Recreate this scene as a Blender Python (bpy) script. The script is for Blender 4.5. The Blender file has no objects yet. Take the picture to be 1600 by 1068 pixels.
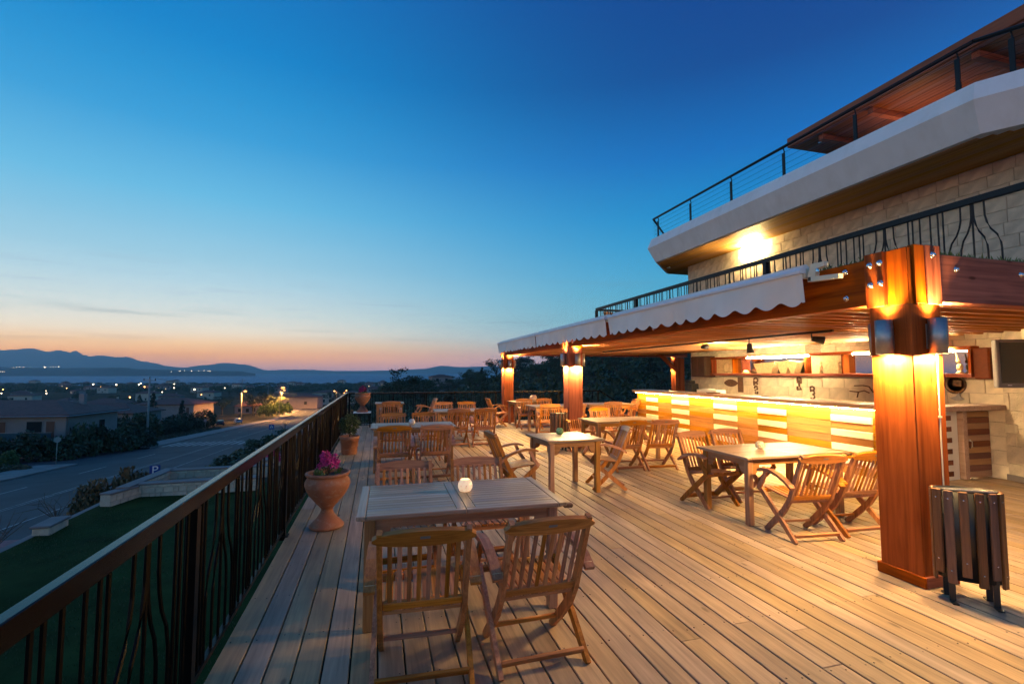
import bpy, bmesh, math, random
from mathutils import Vector, Matrix, Euler
random.seed(11)
R = math.radians
SC = bpy.context.scene
COL = SC.collection
H = 1.65
# ------------------------------------------------------------------ camera, world, exposure
cam_d = bpy.data.cameras.new('camera')
cam = bpy.data.objects.new('camera', cam_d); COL.objects.link(cam)
cam.location = (0, 0, H)
cam.rotation_euler = (R(90 + 3.662), 0, R(-15.612))
cam_d.sensor_width = 36.0; cam_d.lens = 750 / 1600 * 36
cam_d.clip_start = 0.05; cam_d.clip_end = 60000
SC.camera = cam
SC.view_settings.view_transform = 'Standard'
SC.view_settings.look = 'None'
SC.view_settings.exposure = 0.0
SC.view_settings.gamma = 1.0
SC.view_settings.use_curve_mapping = False
SC.render.engine = 'CYCLES'
cy = SC.cycles
cy.use_denoising = True
try:
    cy.denoiser = 'OPENIMAGEDENOISE'
    cy.denoising_input_passes = 'RGB_ALBEDO_NORMAL'
except Exception:
    pass
cy.use_adaptive_sampling = False
cy.max_bounces = 7; cy.diffuse_bounces = 4; cy.glossy_bounces = 3; cy.transmission_bounces = 4
cy.volume_bounces = 0; cy.transparent_max_bounces = 8
cy.sample_clamp_indirect = 6.0; cy.sample_clamp_direct = 0.0
cy.caustics_reflective = False; cy.caustics_refractive = False

def lin(c):
    return tuple((v / 12.92 if v <= 0.04045 else ((v + 0.055) / 1.055) ** 2.4) for v in (x / 255 for x in c)) + (1.0,)

W = bpy.data.worlds.new('World'); SC.world = W; W.use_nodes = True
wt = W.node_tree; wn = wt.nodes; wl = wt.links
for n in list(wn): wn.remove(n)
w_out = wn.new('ShaderNodeOutputWorld'); w_bg = wn.new('ShaderNodeBackground')
w_bg.inputs['Strength'].default_value = 1.0
wl.new(w_bg.outputs[0], w_out.inputs[0])
w_tc = wn.new('ShaderNodeTexCoord'); w_sep = wn.new('ShaderNodeSeparateXYZ')
wl.new(w_tc.outputs['Generated'], w_sep.inputs[0])

def ramp(tree, stops, fac, interp='LINEAR'):
    n = tree.nodes.new('ShaderNodeValToRGB'); cr = n.color_ramp; cr.interpolation = interp
    while len(cr.elements) < len(stops): cr.elements.new(0.5)
    for e, (p, c) in zip(cr.elements, stops):
        e.position = p; e.color = c if len(c) == 4 else tuple(c) + (1,)
    tree.links.new(fac, n.inputs[0]); return n

def math_node(tree, op, a, b=None, clamp=False):
    n = tree.nodes.new('ShaderNodeMath'); n.operation = op; n.use_clamp = clamp
    for i, v in enumerate((a, b)):
        if v is None: continue
        if isinstance(v, (int, float)): n.inputs[i].default_value = v
        else: tree.links.new(v, n.inputs[i])
    return n.outputs[0]

# sky radiance above the haze, by the sine of the elevation: towards the sunset, and away from it
# sky radiance above the haze, by the sine of the elevation: towards the sunset, and away from it
# sky radiance above the haze, by the sine of the elevation: towards the sunset, and away from it
# sky radiance above the haze, by the sine of the elevation: towards the sunset, and away from it
sunset = [(0, (2.211, 1.369, 1.688)), (0.008, (3.482, 1.67, 1.221)), (0.016, (4.72, 1.986, 0.7869)), (0.024, (5.926, 2.319, 0.385)), (0.032, (6.797, 2.692, 0.1873)), (0.04, (4.618, 2.214, 0.4901)), (0.05, (3.473, 1.976, 0.6595)), (0.06, (2.657, 1.798, 0.9253)), (0.072, (2.101, 1.707, 1.147)), (0.086, (1.644, 1.499, 1.155)), (0.105, (1.225, 1.283, 1.129)), (0.13, (0.9094, 1.089, 1.074)), (0.16, (0.6556, 0.9346, 1.028)), (0.2, (0.4353, 0.7841, 0.9524)), (0.25, (0.2803, 0.67, 0.91)), (0.3, (0.163, 0.585, 0.888)), (0.35, (0.101, 0.4816, 0.8234)), (0.4, (0.04284, 0.3866, 0.7662)), (0.46, (0.01681, 0.3155, 0.6994)), (0.52, (0.0005, 0.2479, 0.6372)), (0.58, (0.0005, 0.2069, 0.5773)), (0.65, (0.0005, 0.1605, 0.51)), (0.8, (0.02161, 0.1676, 0.4684)), (1, (0.08508, 0.2036, 0.4539))]
away = [(0, (2.342, 1.456, 1.859)), (0.008, (2.81, 1.606, 1.859)), (0.016, (2.928, 1.754, 1.938)), (0.024, (2.695, 1.901, 2.095)), (0.032, (2.355, 1.987, 2.191)), (0.04, (1.235, 1.363, 1.558)), (0.05, (0.63, 1.034, 1.224)), (0.06, (0.4067, 0.8629, 1.049)), (0.072, (0.2441, 0.7507, 0.9339)), (0.086, (0.1734, 0.6753, 0.8515)), (0.105, (0.1247, 0.6175, 0.7856)), (0.13, (0.09169, 0.5574, 0.7603)), (0.16, (0.0636, 0.5053, 0.7506)), (0.2, (0.03864, 0.4383, 0.7526)), (0.25, (0.01246, 0.3579, 0.7082)), (0.3, (0.0005, 0.2861, 0.6619)), (0.35, (0.0005, 0.2207, 0.5967)), (0.4, (0.0005, 0.1595, 0.5373)), (0.46, (0.0005, 0.1119, 0.4166)), (0.52, (0.0005, 0.06603, 0.3012)), (0.58, (0.0005, 0.05587, 0.2793)), (0.65, (0.0005, 0.04397, 0.2543)), (0.8, (0.02046, 0.1171, 0.3536)), (1, (0.08508, 0.2036, 0.4539))]
zc = math_node(wt, 'MAXIMUM', w_sep.outputs['Z'], 0.0)
rA = ramp(wt, sunset, zc); rB = ramp(wt, away, zc)
az_ang = math_node(wt, 'ARCTAN2', w_sep.outputs['X'], w_sep.outputs['Y'])
az_d = math_node(wt, 'MAXIMUM', math_node(wt, 'SUBTRACT', math_node(wt, 'ABSOLUTE', math_node(wt, 'ADD', az_ang, R(60))), R(40)), 0.0)
az5 = math_node(wt, 'POWER', math_node(wt, 'MAXIMUM', math_node(wt, 'COSINE', math_node(wt, 'MINIMUM', az_d, R(90))), 0.0), 5.0)
mx = wn.new('ShaderNodeMix'); mx.data_type = 'RGBA'
wl.new(az5, mx.inputs[0]); wl.new(rB.outputs[0], mx.inputs[6]); wl.new(rA.outputs[0], mx.inputs[7])
# thin grey streaks of cloud low in the sky
w_map = wn.new('ShaderNodeMapping'); w_map.inputs['Scale'].default_value = (3.2, 3.2, 62.0)
wl.new(w_tc.outputs['Generated'], w_map.inputs[0])
w_noise = wn.new('ShaderNodeTexNoise'); w_noise.inputs['Scale'].default_value = 1.6; w_noise.inputs['Detail'].default_value = 6
w_noise.inputs['Roughness'].default_value = 0.55
wl.new(w_map.outputs[0], w_noise.inputs['Vector'])
cr = ramp(wt, [(0.0, (0, 0, 0, 1)), (0.57, (0, 0, 0, 1)), (0.70, (1, 1, 1, 1)), (1.0, (1, 1, 1, 1))], w_noise.outputs[0])
band = ramp(wt, [(0.0, (0, 0, 0, 1)), (0.03, (.3, .3, .3, 1)), (0.09, (.75, .75, .75, 1)), (0.16, (0.25, .25, .25, 1)), (0.26, (0, 0, 0, 1)), (1, (0, 0, 0, 1))], zc)
cf = math_node(wt, 'MULTIPLY', math_node(wt, 'MULTIPLY', cr.outputs[0], band.outputs[0]), 0.42)
mx2 = wn.new('ShaderNodeMix'); mx2.data_type = 'RGBA'
wl.new(cf, mx2.inputs[0]); wl.new(mx.outputs[2], mx2.inputs[6]); mx2.inputs[7].default_value = lin((138, 150, 166))
wl.new(mx2.outputs[2], w_bg.inputs['Color'])

# ------------------------------------------------------------------ materials
MATS = {}
def new_mat(name):
    m = bpy.data.materials.new(name); m.use_nodes = True
    t = m.node_tree; b = t.nodes['Principled BSDF']; MATS[name] = m
    return m, t, b

def plain(name, col, rough=0.6, metal=0.0, noise=0.15, scale=8.0, bump=0.0, spec=0.5, var=0.0):
    """one colour with slow mottling, and fine relief"""
    m, t, b = new_mat(name)
    tc = t.nodes.new('ShaderNodeTexCoord')
    nz = t.nodes.new('ShaderNodeTexNoise'); nz.inputs['Scale'].default_value = scale; nz.inputs['Detail'].default_value = 5
    t.links.new(tc.outputs['Object'], nz.inputs['Vector'])
    lo = tuple(c * (1 - noise) for c in col); hi = tuple(min(1, c * (1 + noise)) for c in col)
    r = ramp(t, [(0.3, lo), (0.7, hi)], nz.outputs[0])
    col_out = r.outputs[0]
    if var:
        oi = t.nodes.new('ShaderNodeObjectInfo'); hs = t.nodes.new('ShaderNodeHueSaturation'); t.links.new(col_out, hs.inputs['Color'])
        t.links.new(math_node(t, 'ADD', math_node(t, 'MULTIPLY', oi.outputs['Random'], 2 * var), 1 - var), hs.inputs['Value']); col_out = hs.outputs[0]
    t.links.new(col_out, b.inputs['Base Color'])
    b.inputs['Roughness'].default_value = rough; b.inputs['Metallic'].default_value = metal
    b.inputs['Specular IOR Level'].default_value = spec
    if bump:
        n2 = t.nodes.new('ShaderNodeTexNoise'); n2.inputs['Scale'].default_value = scale * 6; n2.inputs['Detail'].default_value = 6
        t.links.new(tc.outputs['Object'], n2.inputs['Vector'])
        bp = t.nodes.new('ShaderNodeBump'); bp.inputs['Strength'].default_value = bump; bp.inputs['Distance'].default_value = 0.02
        t.links.new(n2.outputs[0], bp.inputs['Height']); t.links.new(bp.outputs[0], b.inputs['Normal'])
    return m

def wood(name, dark, light, axis, rough=0.55, grain=1.0, var=0.25, knots=0.0, bump=0.15, spec=0.4):
    """timber: streaks stretched along AXIS, each object shifted and toned on its own"""
    m, t, b = new_mat(name); L = t.links
    tc = t.nodes.new('ShaderNodeTexCoord'); oi = t.nodes.new('ShaderNodeObjectInfo')
    mp = t.nodes.new('ShaderNodeMapping')
    s = [18.0 * grain] * 3; s[axis] = 0.9 * grain
    mp.inputs['Scale'].default_value = s
    off = t.nodes.new('ShaderNodeVectorMath'); off.operation = 'SCALE'; off.inputs[0].default_value = (31.7, 17.3, 53.1)
    L.new(oi.outputs['Random'], off.inputs['Scale'])
    L.new(off.outputs[0], mp.inputs['Location']); L.new(tc.outputs['Object'], mp.inputs['Vector'])
    n1 = t.nodes.new('ShaderNodeTexNoise'); n1.inputs['Scale'].default_value = 1.0; n1.inputs['Detail'].default_value = 7
    n1.inputs['Roughness'].default_value = 0.62; n1.inputs['Distortion'].default_value = 0.9
    L.new(mp.outputs[0], n1.inputs['Vector'])
    n2 = t.nodes.new('ShaderNodeTexNoise'); n2.inputs['Scale'].default_value = 5.0; n2.inputs['Detail'].default_value = 4
    L.new(mp.outputs[0], n2.inputs['Vector'])
    mixf = math_node(t, 'ADD', math_node(t, 'MULTIPLY', n1.outputs[0], 0.72), math_node(t, 'MULTIPLY', n2.outputs[0], 0.28))
    mid = tuple((a + c) / 2 for a, c in zip(dark, light))
    r = ramp(t, [(0.34, dark), (0.5, mid), (0.66, light)], mixf)
    hsv = t.nodes.new('ShaderNodeHueSaturation'); L.new(r.outputs[0], hsv.inputs['Color'])
    v = math_node(t, 'ADD', math_node(t, 'MULTIPLY', oi.outputs['Random'], 2 * var), 1.0 - var)
    L.new(v, hsv.inputs['Value'])
    wn_ = t.nodes.new('ShaderNodeTexWhiteNoise'); wn_.noise_dimensions = '1D'; L.new(oi.outputs['Random'], wn_.inputs['W'])
    L.new(math_node(t, 'ADD', math_node(t, 'MULTIPLY', wn_.outputs['Value'], 0.014), 0.491), hsv.inputs['Hue'])
    L.new(math_node(t, 'ADD', math_node(t, 'MULTIPLY', wn_.outputs['Value'], 0.35), 0.82), hsv.inputs['Saturation'])
    col = hsv.outputs[0]
    if knots:
        mk = t.nodes.new('ShaderNodeMapping'); sk = [9.0] * 3; sk[axis] = 3.2
        mk.inputs['Scale'].default_value = sk; L.new(off.outputs[0], mk.inputs['Location']); L.new(tc.outputs['Object'], mk.inputs['Vector'])
        vo = t.nodes.new('ShaderNodeTexVoronoi'); vo.inputs['Scale'].default_value = 0.55; L.new(mk.outputs[0], vo.inputs['Vector'])
        kr = ramp(t, [(0.0, (1, 1, 1, 1)), (0.05, (.8, .8, .8, 1)), (0.095, (0, 0, 0, 1)), (1, (0, 0, 0, 1))], vo.outputs['Distance'])
        mk2 = t.nodes.new('ShaderNodeMix'); mk2.data_type = 'RGBA'
        L.new(math_node(t, 'MULTIPLY', kr.outputs[0], knots), mk2.inputs[0]); L.new(col, mk2.inputs[6])
        mk2.inputs[7].default_value = tuple(c * 0.3 for c in dark) + (1,)
        # slow weather staining
        ns = t.nodes.new('ShaderNodeTexNoise'); ns.inputs['Scale'].default_value = 1.7; ns.inputs['Detail'].default_value = 3
        L.new(off.outputs[0], ns.inputs['Vector']) if False else None
        ad = t.nodes.new('ShaderNodeVectorMath'); ad.operation = 'ADD'; L.new(tc.outputs['Object'], ad.inputs[0]); L.new(off.outputs[0], ad.inputs[1])
        L.new(ad.outputs[0], ns.inputs['Vector'])
        sr = ramp(t, [(0.3, (.78, .78, .8, 1)), (0.7, (1.1, 1.07, 1.02, 1))], ns.outputs[0])
        mm = t.nodes.new('ShaderNodeMix'); mm.data_type = 'RGBA'; mm.blend_type = 'MULTIPLY'; mm.inputs[0].default_value = 1.0
        L.new(mk2.outputs[2], mm.inputs[6]); L.new(sr.outputs[0], mm.inputs[7]); col = mm.outputs[2]
    L.new(col, b.inputs['Base Color'])
    rr = math_node(t, 'ADD', math_node(t, 'MULTIPLY', n2.outputs[0], 0.25), rough - 0.12)
    L.new(rr, b.inputs['Roughness']); b.inputs['Specular IOR Level'].default_value = spec
    if bump:
        bp = t.nodes.new('ShaderNodeBump'); bp.inputs['Strength'].default_value = bump; bp.inputs['Distance'].default_value = 0.004
        L.new(mixf, bp.inputs['Height']); L.new(bp.outputs[0], b.inputs['Normal'])
    return m

def emit(name, col, strength, base=(0.8, 0.8, 0.8)):
    m, t, b = new_mat(name)
    b.inputs['Base Color'].default_value = base + (1,)
    b.inputs['Emission Color'].default_value = col + (1,)
    b.inputs['Emission Strength'].default_value = strength
    return m

def leaf(name, a, c, var=0.35):
    m, t, b = new_mat(name)
    tc = t.nodes.new('ShaderNodeTexCoord'); oi = t.nodes.new('ShaderNodeObjectInfo')
    nz = t.nodes.new('ShaderNodeTexNoise'); nz.inputs['Scale'].default_value = 1.4; nz.inputs['Detail'].default_value = 3
    t.links.new(tc.outputs['Object'], nz.inputs['Vector'])
    r = ramp(t, [(0.32, a), (0.68, c)], nz.outputs[0])
    hsv = t.nodes.new('ShaderNodeHueSaturation'); t.links.new(r.outputs[0], hsv.inputs['Color'])
    t.links.new(math_node(t, 'ADD', math_node(t, 'MULTIPLY', oi.outputs['Random'], 2 * var), 1 - var), hsv.inputs['Value'])
    t.links.new(hsv.outputs[0], b.inputs['Base Color']); b.inputs['Roughness'].default_value = 0.6
    return m

TEAK = [wood('teak_' + 'xyz'[a], (0.22, 0.073, 0.021), (0.60, 0.258, 0.094), a, 0.42, 1.3, 0.24) for a in range(3)]
TABLE = [wood('table_teak_' + 'xyz'[a], (0.21, 0.13, 0.075), (0.44, 0.31, 0.20), a, 0.36, 1.2, 0.12, bump=0.08) for a in range(3)]
TLEG = [wood('table_leg_teak_' + 'xyz'[a], (0.23, 0.10, 0.038), (0.46, 0.235, 0.10), a, 0.42, 1.2, 0.15) for a in range(3)]
DECK = wood('deck_pine', (0.25, 0.178, 0.112), (0.50, 0.358, 0.222), 1, 0.62, 0.8, 0.14, knots=0.75, bump=0.3)
CEDAR = [wood('cedar_' + 'xyz'[a], (0.17, 0.036, 0.0095), (0.48, 0.125, 0.035), a, 0.55, 0.55, 0.08, knots=0.85, bump=0.08, spec=0.1) for a in range(3)]
JOIST = wood('pine_joist', (0.46, 0.19, 0.065), (0.66, 0.32, 0.12), 0, 0.5, 0.8, 0.12, knots=0.5)
BARW = wood('bar_board', (0.26, 0.105, 0.016), (0.46, 0.215, 0.036), 1, 0.5, 0.8, 0.2, bump=0.05, spec=0.2)
CEIL = wood('ceiling_pine', (0.42, 0.19, 0.06), (0.62, 0.32, 0.12), 1, 0.5, 0.8, 0.14, bump=0.05)
BARWHITE = plain('white_panel', (0.74, 0.70, 0.62), 0.5, noise=0.05)
GATED = wood('dark_red_board', (0.10, 0.026, 0.014), (0.17, 0.05, 0.024), 0, 0.5, 0.8, 0.15)
GATEL = wood('tan_board', (0.28, 0.14, 0.065), (0.42, 0.24, 0.12), 0, 0.5, 0.8, 0.1)
COUNTER = wood('counter_top', (0.30, 0.17, 0.11), (0.46, 0.30, 0.20), 1, 0.3, 0.7, 0.05)
SOFFIT = wood('soffit_board', (0.34, 0.16, 0.035), (0.52, 0.28, 0.075), 1, 0.6, 0.9, 0.1, spec=0.15)
ROOFW = wood('roof_board', (0.17, 0.045, 0.018), (0.30, 0.09, 0.035), 1, 0.45, 0.7, 0.12)
BINW = wood('bin_slat', (0.085, 0.034, 0.014), (0.23, 0.105, 0.045), 2, 0.5, 1.2, 0.15)
IRON = plain('black_iron', (0.005, 0.004, 0.0035), 0.34, 0.0, 0.3, 20, 0.03, 0.10)
IRONTOP = plain('rail_paint', (0.003, 0.0025, 0.0025), 0.20, 0.0, 0.2, 9, 0.0, 0.2)
IRONBLUE = plain('dark_steel', (0.012, 0.012, 0.014), 0.42, 0.0, 0.2, 20, 0.0, 0.25)
STEEL = plain('brushed_steel', (0.42, 0.41, 0.40), 0.5, 1.0, 0.08, 40)
CHROME = plain('polished_bolt', (0.8, 0.78, 0.75), 0.18, 1.0, 0.03)
BLACK = plain('black_plastic', (0.012, 0.012, 0.013), 0.4)
CREAM = plain('cream_canvas', (0.80, 0.74, 0.67), 0.85, noise=0.05, scale=3, bump=0.05)
CREAMP = plain('cream_plastic', (0.72, 0.65, 0.48), 0.4, noise=0.06)
ALU = plain('white_aluminium', (0.72, 0.73, 0.76), 0.32, 0.0, 0.04)
RENDERW = plain('white_render', (0.82, 0.79, 0.76), 0.8, noise=0.05, scale=1.5, bump=0.05)
STONE = plain('tuff_stone', (0.58, 0.49, 0.37), 0.9, noise=0.2, scale=5, bump=0.6, spec=0.15, var=0.10)
STONEW = plain('cream_stone', (0.74, 0.63, 0.46), 0.9, noise=0.12, scale=6, bump=0.5, spec=0.15, var=0.07)
_t = RENDERW.node_tree; _b = _t.nodes['Principled BSDF']
_tc = _t.nodes.new('ShaderNodeTexCoord'); _mp = _t.nodes.new('ShaderNodeMapping'); _mp.inputs['Scale'].default_value = (2.2, 2.2, 0.35)
_nz = _t.nodes.new('ShaderNodeTexNoise'); _nz.inputs['Scale'].default_value = 1.6; _nz.inputs['Detail'].default_value = 7; _nz.inputs['Roughness'].default_value = 0.65
_t.links.new(_tc.outputs['Object'], _mp.inputs[0]); _t.links.new(_mp.outputs[0], _nz.inputs['Vector'])
_r = ramp(_t, [(0.34, (.93, .92, .90, 1)), (0.55, (1, 1, 1, 1)), (1, (1, 1, 1, 1))], _nz.outputs[0])
_mm = _t.nodes.new('ShaderNodeMix'); _mm.data_type = 'RGBA'; _mm.blend_type = 'MULTIPLY'; _mm.inputs[0].default_value = 1.0
_l = _b.inputs['Base Color'].links[0].from_socket
_t.links.new(_l, _mm.inputs[6]); _t.links.new(_r.outputs[0], _mm.inputs[7]); _t.links.new(_mm.outputs[2], _b.inputs['Base Color'])
MORTAR = plain('mortar', (0.48, 0.41, 0.32), 0.95, noise=0.1, scale=10)
TERRA = plain('terracotta', (0.34, 0.125, 0.06), 0.75, noise=0.22, scale=7, bump=0.1)
_t = TERRA.node_tree; _b = _t.nodes['Principled BSDF']
_tc = _t.nodes.new('ShaderNodeTexCoord'); _nz = _t.nodes.new('ShaderNodeTexNoise'); _nz.inputs['Scale'].default_value = 9; _nz.inputs['Detail'].default_value = 8; _nz.inputs['Roughness'].default_value = 0.7
_mp = _t.nodes.new('ShaderNodeMapping'); _mp.inputs['Scale'].default_value = (1, 1, 2.2); _t.links.new(_tc.outputs['Object'], _mp.inputs[0]); _t.links.new(_mp.outputs[0], _nz.inputs['Vector'])
_r = ramp(_t, [(0.52, (0, 0, 0, 1)), (0.66, (.5, .5, .5, 1)), (1, (.6, .6, .6, 1))], _nz.outputs[0])
_mm = _t.nodes.new('ShaderNodeMix'); _mm.data_type = 'RGBA'; _l = _b.inputs['Base Color'].links[0].from_socket
_t.links.new(_r.outputs[0], _mm.inputs[0]); _t.links.new(_l, _mm.inputs[6]); _mm.inputs[7].default_value = (0.44, 0.30, 0.22, 1); _t.links.new(_mm.outputs[2], _b.inputs['Base Color'])
SOIL = plain('soil', (0.06, 0.042, 0.03), 0.95, noise=0.4, scale=30, bump=0.4)
GLASSD, _t, _b = new_mat('mirror_glass'); _b.inputs['Base Color'].default_value = (.55, .57, .60, 1); _b.inputs['Metallic'].default_value = 1.0; _b.inputs['Roughness'].default_value = 0.04
SCREEN, _t, _b = new_mat('screen_glass'); _b.inputs['Base Color'].default_value = (.02, .02, .024, 1); _b.inputs['Roughness'].default_value = 0.16
TVGREY = plain('tv_case', (0.17, 0.155, 0.15), 0.45, noise=0.05)
ASPH = plain('asphalt', (0.062, 0.062, 0.066), 0.78, noise=0.3, scale=0.35, bump=0.2, spec=0.25)
PAVE = plain('pavement', (0.20, 0.175, 0.165), 0.85, noise=0.2, scale=0.8, bump=0.2)
PAINT = plain('road_paint', (0.30, 0.30, 0.29), 0.7, noise=0.5, scale=1.6)
GLOWPAVE = plain('glow_tinted_paving', (0.38, 0.15, 0.14), 0.85, noise=0.25, scale=3, bump=0.3, spec=0.1)  # reddish base colour carries the pinkish glow lying on the near pavement
GRASS = plain('lawn_green', (0.024, 0.046, 0.012), 0.9, noise=0.35, scale=0.9, bump=0.6, spec=0.04)
BLADE = leaf('grass_blade', (0.022, 0.042, 0.011), (0.05, 0.075, 0.022), 0.3)
EARTH = plain('earth', (0.040, 0.036, 0.024), 0.95, noise=0.4, scale=0.08, bump=0.3, spec=0.05)
SEA, _t, _b = new_mat('sea_water')
_b.inputs['Base Color'].default_value = (0.016, 0.17, 0.29, 1); _b.inputs['Specular IOR Level'].default_value = 0.22; _b.inputs['Roughness'].default_value = 0.5
_tc = _t.nodes.new('ShaderNodeTexCoord'); _nz = _t.nodes.new('ShaderNodeTexNoise'); _nz.inputs['Scale'].default_value = 0.05; _nz.inputs['Detail'].default_value = 6
_mp = _t.nodes.new('ShaderNodeMapping'); _mp.inputs['Scale'].default_value = (0.35, 1.6, 1); _t.links.new(_tc.outputs['Object'], _mp.inputs[0]); _t.links.new(_mp.outputs[0], _nz.inputs['Vector'])
_bp = _t.nodes.new('ShaderNodeBump'); _bp.inputs['Strength'].default_value = 0.9; _bp.inputs['Distance'].default_value = 6.0
_t.links.new(_nz.outputs[0], _bp.inputs['Height']); _t.links.new(_bp.outputs[0], _b.inputs['Normal'])
HILL = plain('far_hill', (0.06, 0.06, 0.055), 0.95, noise=0.3, scale=0.004)
WALLP = plain('house_wall', (0.30, 0.235, 0.225), 0.85, noise=0.08, scale=0.8)
WALLQ = plain('house_wall_cream', (0.48, 0.41, 0.34), 0.85, noise=0.08, scale=0.8)
TILE = plain('roof_tile', (0.15, 0.058, 0.045), 0.8, noise=0.25, scale=2.5, bump=0.4)
PANE, _t, _b = new_mat('window_pane'); _b.inputs['Base Color'].default_value = (.02, .025, .03, 1); _b.inputs['Roughness'].default_value = 0.1
SHUT = plain('brown_shutter', (0.13, 0.05, 0.035), 0.6, noise=0.1)
CONC = plain('pole_concrete', (0.30, 0.28, 0.26), 0.85, noise=0.15, scale=3)
BARK = plain('bark', (0.07, 0.05, 0.035), 0.95, noise=0.3, scale=8, bump=0.5)
LEAFD = leaf('dark_leaf', (0.020, 0.036, 0.015), (0.05, 0.075, 0.028))
LEAFP = leaf('pine_needle', (0.014, 0.028, 0.018), (0.034, 0.055, 0.03))
LEAFG = leaf('shrub_leaf', (0.035, 0.07, 0.018), (0.10, 0.15, 0.04))
LEAFR = leaf('rust_leaf', (0.07, 0.055, 0.02), (0.14, 0.09, 0.035))
PETAL = leaf('magenta_petal', (0.34, 0.012, 0.13), (0.62, 0.04, 0.27))
SIGNB = plain('sign_blue', (0.012, 0.045, 0.25), 0.45, noise=0.03)
SIGNW = plain('sign_white', (0.75, 0.75, 0.75), 0.5, noise=0.03)
SIGNG = plain('sign_back', (0.28, 0.29, 0.30), 0.4, 0.6, 0.1)
LED = emit('led_strip', (1.0, 0.55, 0.12), 520.0)
TUBE = emit('tube_light', (1.0, 0.78, 0.42), 500.0)
BULB = emit('warm_bulb', (1.0, 0.70, 0.28), 40.0)
WALLLAMP = emit('bulkhead_glass', (1.0, 0.72, 0.30), 420.0)
SODIUM = emit('sodium_lamp', (1.0, 0.42, 0.055), 2.4)
FARW = emit('far_lamp_white', (1.0, 0.74, 0.45), 12.0)
FARO = emit('far_lamp_orange', (1.0, 0.42, 0.10), 12.0)
LITWIN = emit('lit_window', (1.0, 0.62, 0.22), 1.6)
CANDLE, _t, _b = new_mat('candle_glass')
_b.inputs['Base Color'].default_value = (.45, .36, .28, 1); _b.inputs['Roughness'].default_value = 0.3
_tc = _t.nodes.new('ShaderNodeTexCoord'); _vo = _t.nodes.new('ShaderNodeTexVoronoi'); _vo.inputs['Scale'].default_value = 46
_t.links.new(_tc.outputs['Object'], _vo.inputs['Vector'])
_r = ramp(_t, [(0.0, (.22, .15, .11, 1)), (0.2, (.6, .36, .2, 1)), (0.36, (1.0, .66, .40, 1)), (1, (1.0, .70, .44, 1))], _vo.outputs['Distance'])
_t.links.new(_r.outputs[0], _b.inputs['Emission Color']); _b.inputs['Emission Strength'].default_value = 0.75
GREENJ = plain('green_glass', (0.25, 0.42, 0.16), 0.15, noise=0.4, scale=40)
CLEARJ = plain('cut_glass', (0.55, 0.48, 0.36), 0.12, noise=0.5, scale=60)
CARVED = plain('carved_wood', (0.13, 0.06, 0.025), 0.6, noise=0.3, scale=30)
PALEW = plain('pale_wood', (0.60, 0.42, 0.22), 0.6, noise=0.15, scale=20)
PEBBLE = plain('pebble', (0.34, 0.23, 0.15), 0.7, noise=0.5, scale=12)
CARW = plain('car_silver', (0.45, 0.47, 0.50), 0.25, 0.3, 0.03)
CARD = plain('car_dark', (0.035, 0.018, 0.02), 0.22, 0.2, 0.03)
RUBBER = plain('rubber', (0.015, 0.015, 0.015), 0.8)
TAILL = plain('tail_light', (0.35, 0.02, 0.02), 0.3)

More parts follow.
